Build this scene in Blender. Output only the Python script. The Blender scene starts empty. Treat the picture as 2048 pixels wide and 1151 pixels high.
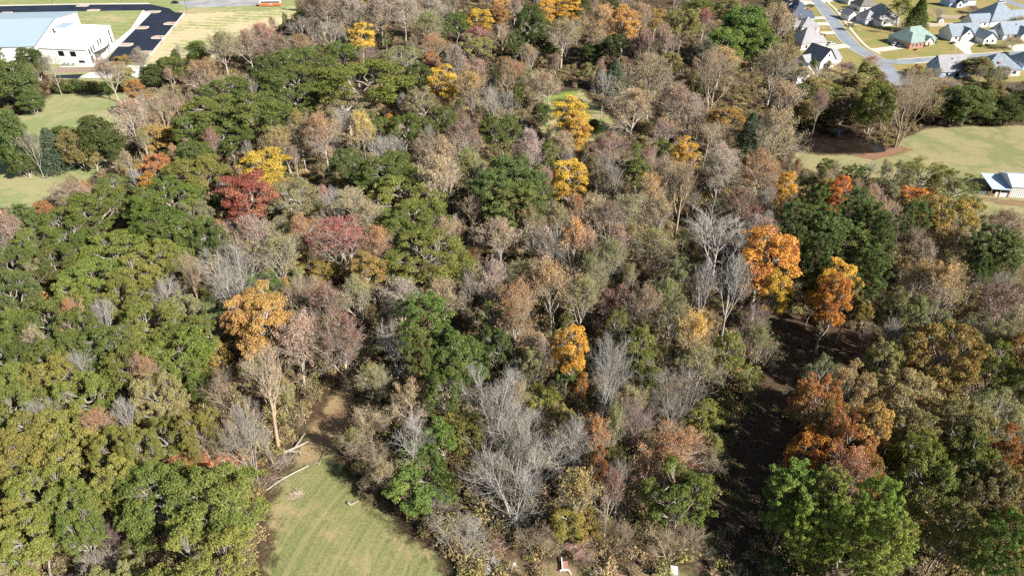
import bpy, math, random
import numpy as np
from mathutils import Vector, Matrix

# ------------------------------------------------------------------ camera, sky, sun, exposure
sc = bpy.context.scene
HC, PITCH, FPX, CX, CY = 100.0, math.radians(34.5), 1400.0, 1024.0, 575.5
cam_data = bpy.data.cameras.new('camera')
cam_data.sensor_width = 36.0
cam_data.lens = 36.0 * FPX / 2048.0
cam_data.clip_end = 6000.0
camera = bpy.data.objects.new('camera', cam_data)
sc.collection.objects.link(camera)
camera.location = (0, 0, HC)
camera.rotation_euler = (math.pi / 2 - PITCH, 0, 0)
sc.camera = camera

SUN_AZ, SUN_EL = math.radians(55), math.radians(34)   # azimuth from straight behind the camera towards its right side
SUN_DIR = Vector((math.sin(SUN_AZ) * math.cos(SUN_EL), -math.cos(SUN_AZ) * math.cos(SUN_EL), math.sin(SUN_EL)))
world = bpy.data.worlds.new('World')
sc.world = world
world.use_nodes = True
nt = world.node_tree
sky = nt.nodes.new('ShaderNodeTexSky')
sky.sky_type = 'NISHITA'
sky.sun_disc = False
sky.sun_elevation = SUN_EL
sky.sun_rotation = math.atan2(SUN_DIR.x, SUN_DIR.y)
bg = nt.nodes['Background']
bg.inputs['Strength'].default_value = 0.052
nt.links.new(sky.outputs['Color'], bg.inputs['Color'])
sun_data = bpy.data.lights.new('sun', 'SUN')
sun_data.energy = 5.0
sun_data.angle = math.radians(0.5)
sun_data.color = (1.0, 0.955, 0.89)
sun = bpy.data.objects.new('sun', sun_data)
sc.collection.objects.link(sun)
sun.rotation_euler = (-SUN_DIR).to_track_quat('-Z', 'Y').to_euler()
sc.view_settings.view_transform = 'Standard'
sc.view_settings.look = 'None'
sc.view_settings.exposure = 0.95
sc.view_settings.gamma = 1.0
sc.cycles.max_bounces = 4
sc.cycles.diffuse_bounces = 1
sc.cycles.glossy_bounces = 2
sc.cycles.transmission_bounces = 4
sc.cycles.use_denoising = False
sc.cycles.caustics_reflective = False
sc.cycles.caustics_refractive = False

C = sc.collection
rng = np.random.default_rng(11)
random.seed(11)

# ------------------------------------------------------------------ helpers
def at(px, py, z=0.0):
    """point of the world at height z on the sight line through a pixel of the 2048-wide picture"""
    u = (px - CX) / FPX
    v = (CY - py) / FPX
    dy = math.cos(PITCH) + v * math.sin(PITCH)
    dz = -math.sin(PITCH) + v * math.cos(PITCH)
    t = (z - HC) / dz
    return Vector((u * t, dy * t, z))

def depth_at(px, py, z=0.0):
    v = (CY - py) / FPX
    return (z - HC) / (-math.sin(PITCH) + v * math.cos(PITCH))

def pix(p):
    x, y, z = p[0], p[1], p[2] - HC
    d = y * math.cos(PITCH) - z * math.sin(PITCH)
    up = y * math.sin(PITCH) + z * math.cos(PITCH)
    return CX + FPX * x / d, CY - FPX * up / d

def lin(c):
    out = []
    for s in c[:3]:
        s = s / 255.0
        out.append(s / 12.92 if s <= 0.04045 else ((s + 0.055) / 1.055) ** 2.4)
    return out

def tag(o, label=None, cat=None, group=None, kind=None):
    if label: o['label'] = label
    if cat: o['category'] = cat
    if group: o['group'] = group
    if kind: o['kind'] = kind
    return o

def link(name, data, parent=None):
    o = bpy.data.objects.new(name, data)
    C.objects.link(o)
    if parent is not None: o.parent = parent
    return o

def thing(name, label, cat, loc=(0, 0, 0), rz=0.0, group=None):
    o = link(name, None)
    o.location = loc
    o.rotation_euler = (0, 0, rz)
    return tag(o, label, cat, group)

class MB:
    """collects vertices and faces of one mesh"""
    def __init__(s): s.v, s.f, s.m = [], [], []
    def add(s, vs, fs, mi=0):
        k = len(s.v)
        s.v += [tuple(p) for p in vs]
        s.f += [tuple(i + k for i in q) for q in fs]
        s.m += [mi] * len(fs)
        return s
    def box(s, x0, y0, z0, x1, y1, z1, mi=0):
        vs = [(x0,y0,z0),(x1,y0,z0),(x1,y1,z0),(x0,y1,z0),(x0,y0,z1),(x1,y0,z1),(x1,y1,z1),(x0,y1,z1)]
        return s.add(vs, [(3,2,1,0),(4,5,6,7),(0,1,5,4),(1,2,6,5),(2,3,7,6),(3,0,4,7)], mi)
    def prism(s, pts, z0, z1, mi=0):
        n = len(pts)
        vs = [(p[0], p[1], z0) for p in pts] + [(p[0], p[1], z1) for p in pts]
        fs = [tuple(range(n - 1, -1, -1)), tuple(range(n, 2 * n))] + [(i, (i + 1) % n, n + (i + 1) % n, n + i) for i in range(n)]
        return s.add(vs, fs, mi)
    def tube(s, pts, rad, sides=6, mi=0, cap=True):
        pts = [Vector(p) for p in pts]
        n = len(pts)
        if not hasattr(rad, '__len__'): rad = [rad] * n
        vs, fs = [], []
        for i in range(n):
            d = (pts[min(i + 1, n - 1)] - pts[max(i - 1, 0)]).normalized()
            a = d.cross(Vector((0, 0, 1)) if abs(d.z) < 0.9 else Vector((1, 0, 0))).normalized()
            b = d.cross(a)
            for k in range(sides):
                t = 2 * math.pi * k / sides
                vs.append(pts[i] + (a * math.cos(t) + b * math.sin(t)) * rad[i])
        for i in range(n - 1):
            for k in range(sides):
                fs.append((i * sides + k, i * sides + (k + 1) % sides, (i + 1) * sides + (k + 1) % sides, (i + 1) * sides + k))
        if cap:
            fs.append(tuple(range(sides - 1, -1, -1)))
            fs.append(tuple(range((n - 1) * sides, n * sides)))
        return s.add(vs, fs, mi)
    def mesh(s, name, mats):
        me = bpy.data.meshes.new(name)
        me.from_pydata(s.v, [], s.f)
        for m in (mats if isinstance(mats, (list, tuple)) else [mats]): me.materials.append(m)
        if any(s.m): me.polygons.foreach_set('material_index', s.m)
        me.update()
        return me
    def build(s, name, mats, parent=None):
        return link(name, s.mesh(name, mats), parent)

# ------------------------------------------------------------------ materials
MAT = {}
def new_mat(name):
    m = bpy.data.materials.new(name)
    m.use_nodes = True
    n = m.node_tree
    return m, n, n.nodes, n.links, n.nodes['Principled BSDF']

def coords(N, L, scale=(1, 1, 1)):
    g = N.new('ShaderNodeNewGeometry')
    mp = N.new('ShaderNodeMapping')
    mp.inputs['Scale'].default_value = scale
    L.new(g.outputs['Position'], mp.inputs['Vector'])
    return mp.outputs['Vector']

def noise(N, L, vec, scale, detail=4, rough=0.6, dist=0.0):
    t = N.new('ShaderNodeTexNoise')
    t.inputs['Scale'].default_value = scale
    t.inputs['Detail'].default_value = detail
    t.inputs['Roughness'].default_value = rough
    t.inputs['Distortion'].default_value = dist
    L.new(vec, t.inputs['Vector'])
    return t.outputs['Fac']

def ramp(N, L, fac, stops):
    r = N.new('ShaderNodeValToRGB')
    e = r.color_ramp.elements
    while len(e) < len(stops): e.new(0.5)
    for i, (p, c) in enumerate(stops):
        e[i].position = p
        e[i].color = (*c, 1) if len(c) == 3 else c
    L.new(fac, r.inputs['Fac'])
    return r.outputs['Color']

def mixc(N, L, fac, a, b, mode='MIX'):
    m = N.new('ShaderNodeMix')
    m.data_type = 'RGBA'
    m.blend_type = mode
    for sock, val in ((m.inputs[0], fac), (m.inputs[6], a), (m.inputs[7], b)):
        if isinstance(val, (int, float)): sock.default_value = val
        elif isinstance(val, (list, tuple)): sock.default_value = (*val[:3], 1)
        else: L.new(val, sock)
    return m.outputs[2]

def math_(N, L, op, a, b=None, clamp=False):
    m = N.new('ShaderNodeMath')
    m.operation = op
    m.use_clamp = clamp
    for i, val in enumerate((a, b)):
        if val is None: continue
        if isinstance(val, (int, float)): m.inputs[i].default_value = val
        else: L.new(val, m.inputs[i])
    return m.outputs[0]

def smooth(N, L, val, a, b):
    r = N.new('ShaderNodeMapRange')
    r.interpolation_type = 'SMOOTHSTEP'
    r.inputs['From Min'].default_value = a
    r.inputs['From Max'].default_value = b
    L.new(val, r.inputs['Value'])
    return r.outputs['Result']

def bump(N, L, bsdf, height, strength, dist=0.1):
    b = N.new('ShaderNodeBump')
    b.inputs['Strength'].default_value = strength
    b.inputs['Distance'].default_value = dist
    L.new(height, b.inputs['Height'])
    L.new(b.outputs['Normal'], bsdf.inputs['Normal'])

def plain(name, srgb, rough=0.7, metal=0.0, var=0.12, scale=1.5, spec=0.4, streak=(1, 1, 1)):
    """one painted or weathered colour with faint uneven wear"""
    if name in MAT: return MAT[name]
    m, n, N, L, P = new_mat(name)
    c = lin(srgb)
    tc = N.new('ShaderNodeTexCoord')
    mp = N.new('ShaderNodeMapping')
    mp.inputs['Scale'].default_value = streak
    L.new(tc.outputs['Object'], mp.inputs['Vector'])
    f = noise(N, L, mp.outputs['Vector'], scale, 5)
    col = ramp(N, L, f, [(0.3, [x * (1 - var) for x in c]), (0.7, [min(1, x * (1 + var)) for x in c])])
    L.new(col, P.inputs['Base Color'])
    P.inputs['Roughness'].default_value = rough
    P.inputs['Metallic'].default_value = metal
    P.inputs['Specular IOR Level'].default_value = spec
    MAT[name] = m
    return m

def glass_mat():
    if 'glass' in MAT: return MAT['glass']
    m, n, N, L, P = new_mat('dark_glass')
    P.inputs['Base Color'].default_value = (0.012, 0.014, 0.017, 1)
    P.inputs['Roughness'].default_value = 0.08
    P.inputs['Specular IOR Level'].default_value = 0.6
    MAT['glass'] = m
    return m

def litter_colour(N, L):
    """forest floor: fallen leaves, bare soil, moss"""
    v = coords(N, L)
    a = noise(N, L, v, 0.09, 5, 0.65, 0.6)
    b = noise(N, L, v, 1.4, 6, 0.7)
    base = ramp(N, L, b, [(0.25, (0.032, 0.022, 0.014)), (0.45, (0.07, 0.045, 0.028)), (0.6, (0.12, 0.08, 0.05)), (0.8, (0.21, 0.15, 0.1))])
    moss = ramp(N, L, b, [(0.3, (0.03, 0.038, 0.015)), (0.75, (0.12, 0.12, 0.055))])
    return mixc(N, L, smooth(N, L, a, 0.52, 0.66), base, moss), b

def ground_mat():
    m, n, N, L, P = new_mat('leaf_litter')
    col, b = litter_colour(N, L)
    L.new(col, P.inputs['Base Color'])
    P.inputs['Roughness'].default_value = 0.95
    P.inputs['Specular IOR Level'].default_value = 0.1
    bump(N, L, P, b, 0.6, 0.25)
    return m

def patch_mat(name, lo, hi, dry, big=0.05, dry_at=(0.5, 0.68), edge=4.0, rings=None, rows=None, fine=2.2):
    """grass that frays out along its edge so that the ground below shows: 'sd' is the distance to the patch's outline"""
    m, n, N, L, P = new_mat(name)
    v = coords(N, L)
    nb = noise(N, L, v, big, 5, 0.6, 0.5)
    nf = noise(N, L, v, fine, 6, 0.75)
    nm = noise(N, L, v, 0.35, 5, 0.65, 0.4)
    g = ramp(N, L, nf, [(0.28, lin(lo)), (0.72, lin(hi))])
    d = ramp(N, L, nf, [(0.25, [x * 0.75 for x in lin(dry)]), (0.75, lin(dry))])
    mixv = math_(N, L, 'ADD', math_(N, L, 'MULTIPLY', nb, 0.62), math_(N, L, 'MULTIPLY', nm, 0.38))
    col = mixc(N, L, smooth(N, L, mixv, dry_at[0], dry_at[1]), g, d)
    height = nf
    if rings:
        (ox, oy), period, amt = rings
        sx = N.new('ShaderNodeSeparateXYZ')
        L.new(v, sx.inputs[0])
        dx = math_(N, L, 'SUBTRACT', sx.outputs[0], ox)
        dy = math_(N, L, 'SUBTRACT', sx.outputs[1], oy)
        r = math_(N, L, 'SQRT', math_(N, L, 'ADD', math_(N, L, 'MULTIPLY', dx, dx), math_(N, L, 'MULTIPLY', dy, dy)))
        ang = math_(N, L, 'ARCTAN2', dy, dx)
        cb = N.new('ShaderNodeCombineXYZ')
        L.new(math_(N, L, 'MULTIPLY', r, 1.0 / period), cb.inputs[0]); L.new(math_(N, L, 'MULTIPLY', ang, 2.2), cb.inputs[1])
        s = noise(N, L, cb.outputs[0], 1.0, 4, 0.65, 0.3)
        s = math_(N, L, 'ADD', math_(N, L, 'MULTIPLY', s, 0.75), math_(N, L, 'MULTIPLY', nf, 0.25))
        col = mixc(N, L, math_(N, L, 'MULTIPLY', smooth(N, L, s, 0.47, 0.62), amt), col, lin(dry))
        col = mixc(N, L, math_(N, L, 'MULTIPLY', smooth(N, L, s, 0.5, 0.36), amt * 0.7), col, [x * 0.55 for x in lin(lo)])
    if rows:
        (ca, sa), period, amt = rows
        sx = N.new('ShaderNodeSeparateXYZ')
        L.new(v, sx.inputs[0])
        w = math_(N, L, 'ADD', math_(N, L, 'MULTIPLY', sx.outputs[0], ca), math_(N, L, 'MULTIPLY', sx.outputs[1], sa))
        w = math_(N, L, 'ADD', w, math_(N, L, 'MULTIPLY', nm, period * 1.6))
        s = math_(N, L, 'SINE', math_(N, L, 'MULTIPLY', w, 2 * math.pi / period))
        s = math_(N, L, 'ADD', s, math_(N, L, 'MULTIPLY', nf, 1.2))
        col = mixc(N, L, math_(N, L, 'MULTIPLY', smooth(N, L, s, 0.3, 1.4), amt), col, lin(dry))
    if edge:
        at_ = N.new('ShaderNodeAttribute')
        at_.attribute_name = 'sd'
        e = math_(N, L, 'ADD', at_.outputs['Fac'], math_(N, L, 'MULTIPLY', math_(N, L, 'SUBTRACT', nm, 0.5), edge * 3.0))
        e = math_(N, L, 'ADD', e, math_(N, L, 'MULTIPLY', math_(N, L, 'SUBTRACT', nf, 0.5), edge * 1.2))
        fr = N.new('ShaderNodeMixShader')
        L.new(smooth(N, L, e, edge * 0.15, edge * 1.1), fr.inputs[0])
        L.new(N.new('ShaderNodeBsdfTransparent').outputs[0], fr.inputs[1])
        L.new(P.outputs[0], fr.inputs[2])
        out = [x for x in N if x.type == 'OUTPUT_MATERIAL'][0]
        L.new(fr.outputs[0], out.inputs['Surface'])
    L.new(col, P.inputs['Base Color'])
    P.inputs['Roughness'].default_value = 0.95
    P.inputs['Specular IOR Level'].default_value = 0.1
    bump(N, L, P, height, 0.5, 0.2)
    return m

def leaf_mat():
    m, n, N, L, P = new_mat('leaf')
    oi = N.new('ShaderNodeObjectInfo')
    t2 = N.new('ShaderNodeAttribute'); t2.attribute_type = 'OBJECT'; t2.attribute_name = 'tint'
    lv = N.new('ShaderNodeAttribute'); lv.attribute_name = 'lv'
    cv = N.new('ShaderNodeAttribute'); cv.attribute_name = 'cv'
    c = mixc(N, L, smooth(N, L, cv.outputs['Fac'], 0.45, 0.95), oi.outputs['Color'], t2.outputs['Color'])
    hs = N.new('ShaderNodeHueSaturation')
    L.new(c, hs.inputs['Color'])
    rnd = math_(N, L, 'ADD', math_(N, L, 'MULTIPLY', lv.outputs['Fac'], 0.5), 0.75)
    L.new(math_(N, L, 'MULTIPLY', rnd, math_(N, L, 'ADD', math_(N, L, 'MULTIPLY', oi.outputs['Random'], 0.24), 0.88)), hs.inputs['Value'])
    L.new(math_(N, L, 'ADD', math_(N, L, 'MULTIPLY', math_(N, L, 'SUBTRACT', lv.outputs['Fac'], oi.outputs['Random']), 0.014), 0.5), hs.inputs['Hue'])
    col = mixc(N, L, math_(N, L, 'MULTIPLY', smooth(N, L, lv.outputs['Fac'], 0.74, 1.0), 0.3), hs.outputs['Color'], (0.24, 0.175, 0.085))
    L.new(col, P.inputs['Base Color'])
    P.inputs['Roughness'].default_value = 0.6
    P.inputs['Specular IOR Level'].default_value = 0.14
    tr = N.new('ShaderNodeBsdfTranslucent')
    L.new(col, tr.inputs['Color'])
    mx = N.new('ShaderNodeMixShader')
    mx.inputs[0].default_value = 0.2
    L.new(P.outputs[0], mx.inputs[1]); L.new(tr.outputs[0], mx.inputs[2])
    out = [x for x in N if x.type == 'OUTPUT_MATERIAL'][0]
    L.new(mx.outputs[0], out.inputs['Surface'])
    return m

def bark_mat():
    m, n, N, L, P = new_mat('bark')
    oi = N.new('ShaderNodeObjectInfo')
    tc = N.new('ShaderNodeTexCoord')
    f = noise(N, L, tc.outputs['Object'], 2.5, 4, 0.7)
    v = ramp(N, L, f, [(0.3, (0.62, 0.6, 0.58)), (0.7, (1.25, 1.25, 1.25))])
    L.new(mixc(N, L, 1.0, oi.outputs['Color'], v, 'MULTIPLY'), P.inputs['Base Color'])
    P.inputs['Roughness'].default_value = 0.85
    P.inputs['Specular IOR Level'].default_value = 0.2
    return m

LEAF, BARK = leaf_mat(), bark_mat()
WHITE = plain('white_paint', (236, 236, 232), 0.6, var=0.03)
# ------------------------------------------------------------------ ground and terrain
def poly_world(pts, z=0.0): return np.array([at(x, y, z)[:2] for x, y in pts])

def signed_dist(P, poly):
    """distance of points P (n,2) to the outline, positive inside"""
    d = np.full(len(P), 1e9)
    inside = np.zeros(len(P), bool)
    n = len(poly)
    for i in range(n):
        a, b = poly[i], poly[(i + 1) % n]
        ab = b - a
        t = np.clip(((P - a) @ ab) / max(ab @ ab, 1e-9), 0, 1)
        d = np.minimum(d, np.hypot(*(P - a - t[:, None] * ab).T))
        with np.errstate(divide='ignore', invalid='ignore'):
            c = ((a[1] > P[:, 1]) != (b[1] > P[:, 1])) & (P[:, 0] < (b[0] - a[0]) * (P[:, 1] - a[1]) / (b[1] - a[1]) + a[0])
        inside ^= c
    return np.where(inside, d, -d)

def grid_patch(name, px_poly, mat, step, grow, z, kind='structure'):
    poly = poly_world(px_poly)
    lo, hi = poly.min(0) - grow - step, poly.max(0) + grow + step
    xs, ys = np.arange(lo[0], hi[0], step), np.arange(lo[1], hi[1], step)
    X, Y = np.meshgrid(xs, ys)
    P = np.stack([X.ravel(), Y.ravel()], 1)
    sd = signed_dist(P, poly)
    nx, ny = len(xs), len(ys)
    ok = (sd > -grow).reshape(ny, nx)
    cell = ok[:-1, :-1] | ok[1:, :-1] | ok[:-1, 1:] | ok[1:, 1:]
    jj, ii = np.nonzero(cell)
    k = jj * nx + ii
    F = np.stack([k, k + 1, k + 1 + nx, k + nx], 1)
    used, inv = np.unique(F, return_inverse=True)
    V = np.column_stack([P[used], np.full(len(used), z)])
    me = mesh_np(name, V, inv.reshape(-1, 4), mat)
    a = me.attributes.new('sd', 'FLOAT', 'POINT')
    a.data.foreach_set('value', sd[used].astype(np.float32))
    return tag(link(name, me), kind=kind)

def mesh_np(name, V, F, mat, smooth_=False):
    me = bpy.data.meshes.new(name)
    V = np.ascontiguousarray(V, np.float32); F = np.ascontiguousarray(F, np.int32)
    k = F.shape[1]
    me.vertices.add(len(V)); me.vertices.foreach_set('co', V.ravel())
    me.loops.add(F.size); me.loops.foreach_set('vertex_index', F.ravel())
    me.polygons.add(len(F))
    me.polygons.foreach_set('loop_start', np.arange(0, F.size, k, dtype=np.int32))
    if smooth_: me.polygons.foreach_set('use_smooth', np.ones(len(F), bool))
    for m in (mat if isinstance(mat, (list, tuple)) else [mat]): me.materials.append(m)
    me.update(calc_edges=True)
    return me

def sheet(name, pts_world, z, mat, kind='structure'):
    mb = MB()
    mb.add([(p[0], p[1], z) for p in pts_world], [tuple(range(len(pts_world)))])
    o = mb.build(name, mat)
    if o.data.polygons[0].normal.z < 0: o.data.flip_normals()
    return tag(o, kind=kind)

def spline(pts, k=6):
    pts = [np.array(p, float) for p in pts]
    out = []
    for i in range(len(pts) - 1):
        p0, p1, p2, p3 = pts[max(i - 1, 0)], pts[i], pts[i + 1], pts[min(i + 2, len(pts) - 1)]
        for j in range(k):
            t = j / k
            out.append(0.5 * (2 * p1 + (p2 - p0) * t + (2 * p0 - 5 * p1 + 4 * p2 - p3) * t * t + (3 * p1 - p0 - 3 * p2 + p3) * t ** 3))
    out.append(pts[-1])
    return np.array(out)

def offset_line(P, d):
    T = np.gradient(P, axis=0)
    T /= np.linalg.norm(T, axis=1)[:, None]
    return P + np.column_stack([-T[:, 1], T[:, 0]]) * d

def ribbon(name, P, d0, d1, z0, z1, mat, kind='structure', parent=None):
    """strip between two offsets of a line; z0 < z1 gives it sides"""
    A, B = offset_line(P, d0), offset_line(P, d1)
    n = len(P)
    mb = MB()
    vs = [(*a, z1) for a in A] + [(*b, z1) for b in B]
    fs = [(i, n + i, n + i + 1, i + 1) for i in range(n - 1)]
    if z1 > z0:
        vs += [(*a, z0) for a in A] + [(*b, z0) for b in B]
        fs += [(2 * n + i, i, i + 1, 2 * n + i + 1) for i in range(n - 1)] + [(n + i, 3 * n + i, 3 * n + i + 1, n + i + 1) for i in range(n - 1)]
    mb.add(vs, fs)
    o = mb.build(name, mat, parent)
    return tag(o, kind=kind) if parent is None else o

GROUND = ground_mat()
g = MB().add([(-2500, -600, 0), (2500, -600, 0), (2500, 4500, 0), (-2500, 4500, 0)], [(0, 1, 2, 3)]).build('ground', GROUND)
tag(g, kind='structure')

CLEARING = [(500, 1230), (522, 1100), (520, 1010), (545, 950), (575, 900), (610, 850), (640, 815), (672, 770), (700, 735), (722, 730), (712, 790), (700, 850), (690, 905), (722, 965), (775, 1005), (825, 1050), (870, 1085), (915, 1130), (925, 1230)]
WEST_FIELD = [(-140, 425), (60, 420), (120, 400), (175, 372), (215, 335), (262, 285), (275, 230), (272, 182), (180, 182), (105, 184), (70, 205), (40, 228), (-140, 262)]
EAST_FIELD = [(1585, 300), (1640, 308), (1740, 306), (1775, 300), (1800, 275), (1850, 255), (1900, 252), (2220, 245), (2220, 530), (1990, 515), (1930, 470), (1880, 402), (1795, 364), (1700, 354), (1630, 346), (1575, 330)]
GLADE = [(1082, 192), (1130, 182), (1165, 178), (1195, 205), (1240, 245), (1255, 275), (1200, 285), (1130, 285), (1075, 268), (1070, 225)]
HOUSING = [(1565, -30), (1580, 60), (1590, 110), (1615, 150), (1670, 150), (1720, 148), (1760, 168), (1830, 172), (1900, 168), (2000, 168), (2200, 165), (2300, -30)]
CHURCH = [(-160, -30), (-160, 118), (60, 140), (120, 162), (290, 172), (320, 140), (400, 130), (470, 95), (545, 62), (600, 20), (590, -30)]
BARE_EARTH = [(1690, 312), (1760, 296), (1800, 290), (1830, 300), (1800, 312), (1750, 322)]
LANE = [(1500, 640), (1590, 620), (1700, 640), (1780, 700), (1700, 730), (1600, 760), (1585, 900), (1560, 960), (1530, 1151), (1640, 1230), (1330, 1230), (1390, 1130), (1440, 960), (1500, 800), (1520, 700)]
SCRAP_YARD = [(955, 1105), (1000, 1085), (1050, 1118), (1110, 1112), (1180, 1122), (1290, 1120), (1400, 1128), (1400, 1230), (940, 1230)]
POND = [(1588, 268), (1600, 246), (1640, 248), (1690, 262), (1740, 283), (1772, 300), (1752, 306), (1700, 306), (1640, 306), (1600, 297)]

grid_patch('clearing', CLEARING, patch_mat('clearing_grass', (98, 104, 62), (144, 146, 96), (168, 152, 112), 0.11, (0.47, 0.62), 3.2, rings=((33.0, 52.0), 0.9, 0.36)), 1.0, 6, 0.012)
grid_patch('west_field', WEST_FIELD, patch_mat('west_grass', (112, 122, 76), (148, 156, 106), (168, 162, 118), 0.05, (0.43, 0.58), 3.5, rows=((0.12, 0.99), 2.6, 0.2)), 1.6, 9, 0.014)
grid_patch('east_field', EAST_FIELD, patch_mat('east_grass', (104, 110, 72), (144, 146, 100), (162, 152, 110), 0.06, (0.41, 0.56), 1.6), 1.6, 6, 0.016)
grid_patch('glade', GLADE, patch_mat('glade_grass', (96, 118, 50), (146, 158, 84), (180, 164, 124), 0.06, (0.44, 0.55), 2.5), 1.4, 7, 0.018)
grid_patch('housing_lawn', HOUSING, patch_mat('lawn_grass', (112, 112, 62), (154, 150, 92), (168, 146, 100), 0.05, (0.46, 0.58), 3.0), 2.0, 8, 0.020)
grid_patch('church_lawn', CHURCH, patch_mat('church_grass', (112, 126, 72), (150, 158, 104), (184, 170, 130), 0.03, (0.5, 0.64), 3.0, rows=((0.15, 0.99), 7.0, 0.25)), 2.0, 8, 0.022)
grid_patch('straw_slope', [(371, 29), (545, 22), (585, 12), (590, 28), (545, 60), (470, 95), (400, 130), (292, 126)], patch_mat('straw_slope', (118, 130, 76), (156, 160, 108), (204, 188, 148), 0.03, (0.42, 0.52), 0, rows=((0.15, 0.99), 6.0, 0.6)), 2.0, 0, 0.024)
grid_patch('trampled_earth', [(575, 925), (600, 880), (640, 815), (690, 745), (722, 726), (716, 790), (702, 850), (690, 895), (650, 915), (610, 940)], patch_mat('trampled_earth', (132, 116, 82), (168, 148, 112), (150, 118, 92), 0.12, (0.45, 0.6), 1.4), 0.8, 3, 0.030)
grid_patch('scrap_yard', SCRAP_YARD, patch_mat('scrap_yard', (96, 96, 60), (138, 130, 92), (158, 132, 104), 0.2, (0.4, 0.56), 2.0), 0.8, 4, 0.028)
grid_patch('worn_ground', [(1935, 386), (1980, 394), (2020, 398), (2110, 410), (2110, 424), (2010, 412), (1950, 400)], patch_mat('worn_ground', (128, 110, 80), (160, 142, 108), (148, 120, 92), 0.12, (0.42, 0.58), 1.8), 1.0, 4, 0.029)
grid_patch('bare_earth', BARE_EARTH, patch_mat('bare_earth', (122, 92, 72), (158, 124, 98), (150, 112, 88), 0.1, (0.4, 0.6), 2.0), 1.2, 5, 0.026)

def water_mat():
    m, n, N, L, P = new_mat('pond_water')
    v = coords(N, L)
    a = noise(N, L, v, 0.35, 4, 0.6, 0.8)
    L.new(ramp(N, L, a, [(0.35, (0.012, 0.009, 0.007)), (0.7, (0.035, 0.024, 0.018))]), P.inputs['Base Color'])
    P.inputs['Roughness'].default_value = 0.08
    P.inputs['Specular IOR Level'].default_value = 0.45
    bump(N, L, P, noise(N, L, v, 3.0, 3), 0.05, 0.05)
    return m
sheet('pond', spline([tuple(p) for p in poly_world(POND)] + [tuple(poly_world(POND)[0])], 4)[:-1], 0.034, water_mat())

# ------------------------------------------------------------------ roads of the housing estate
def asphalt(name, lo, hi, tracks=0.15):
    m, n, N, L, P = new_mat(name)
    v = coords(N, L)
    a = noise(N, L, v, 0.12, 5, 0.6, 0.5)
    b = noise(N, L, v, 3.0, 5, 0.7)
    f = math_(N, L, 'ADD', math_(N, L, 'MULTIPLY', a, 0.7), math_(N, L, 'MULTIPLY', b, 0.3))
    L.new(ramp(N, L, f, [(0.35, lin(lo)), (0.65, lin(hi))]), P.inputs['Base Color'])
    P.inputs['Roughness'].default_value = 0.85
    P.inputs['Specular IOR Level'].default_value = 0.25
    return m
OLD_ASPHALT = asphalt('old_asphalt', (126, 132, 138), (150, 156, 162))
NEW_ASPHALT = asphalt('new_asphalt', (26, 32, 46), (42, 49, 66))
CONCRETE = plain('concrete', (206, 198, 184), 0.85, var=0.1, scale=0.3, spec=0.2)
WALK = plain('white_concrete', (226, 222, 214), 0.85, var=0.06, scale=0.3, spec=0.2)
KERB = plain('kerb_concrete', (214, 206, 192), 0.85, var=0.1, scale=0.5, spec=0.2)

def world_line(pts, k=8): return spline([tuple(at(x, y)[:2]) for x, y in pts], k)
ROAD = world_line([(1640, -25), (1634, 2), (1648, 18), (1664, 40), (1684, 68), (1709, 95), (1740, 112), (1766, 128), (1785, 148), (1806, 172)])
ribbon('street', ROAD, -3.6, 3.6, 0, 0.034, OLD_ASPHALT)
CROSS = world_line([(1752, 119), (1790, 124), (1850, 120), (1950, 113), (2048, 106), (2200, 96)])
ribbon('cross_street', CROSS, -3.4, 3.4, 0, 0.040, OLD_ASPHALT)
end_ = at(1806, 158)
tag(MB().add([(end_.x + 8.5 * math.cos(t), end_.y + 8.5 * math.sin(t), 0.046) for t in [i * math.pi / 12 for i in range(24)]], [tuple(range(24))]).build('turning_circle', OLD_ASPHALT), kind='structure')
UP = world_line([(1960, -25), (1990, -8), (2030, 8), (2100, 28)])
ribbon('upper_street', UP, -4, 4, 0, 0.034, OLD_ASPHALT)
ribbon('kerb', ROAD[:52], -3.95, -3.6, 0, 0.13, KERB)
ribbon('kerb', ROAD[:54], 3.6, 3.95, 0, 0.13, KERB)
ribbon('kerb', CROSS[10:], 3.4, 3.75, 0, 0.13, KERB)
ribbon('kerb', CROSS[12:], -3.75, -3.4, 0, 0.13, KERB)
ribbon('pavement', ROAD[4:48], 6.0, 7.3, 0, 0.09, CONCRETE)
ribbon('pavement', CROSS[16:], -6.3, -5.0, 0, 0.09, CONCRETE)
def drive(pts, z=0.06, mat=None):
    return sheet('driveway', [at(x, y) for x, y in pts], z, mat or CONCRETE)
drive([(1654, 92), (1690, 88), (1702, 95), (1652, 101)])
drive([(1610, 36), (1648, 33), (1652, 38), (1612, 40)])
drive([(1634, 45), (1657, 45), (1660, 52), (1635, 50)])
drive([(1640, 64), (1668, 63), (1672, 69), (1642, 69)])
drive([(1592, 1), (1620, 2), (1630, 8), (1600, 12)])
drive([(1674, 22), (1718, 18), (1722, 23), (1678, 29)])
drive([(1690, 46), (1725, 40), (1735, 46), (1695, 53)])
drive([(1740, 98), (1788, 92), (1812, 97), (1752, 105)])
drive([(1899, 83), (1952, 84), (1940, 96), (1944, 108), (1931, 109), (1918, 98)])
drive([(2015, 92), (2050, 88), (2060, 100), (2030, 104)])
drive([(1640, -2), (1675, -4), (1678, 2), (1645, 6)])

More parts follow.
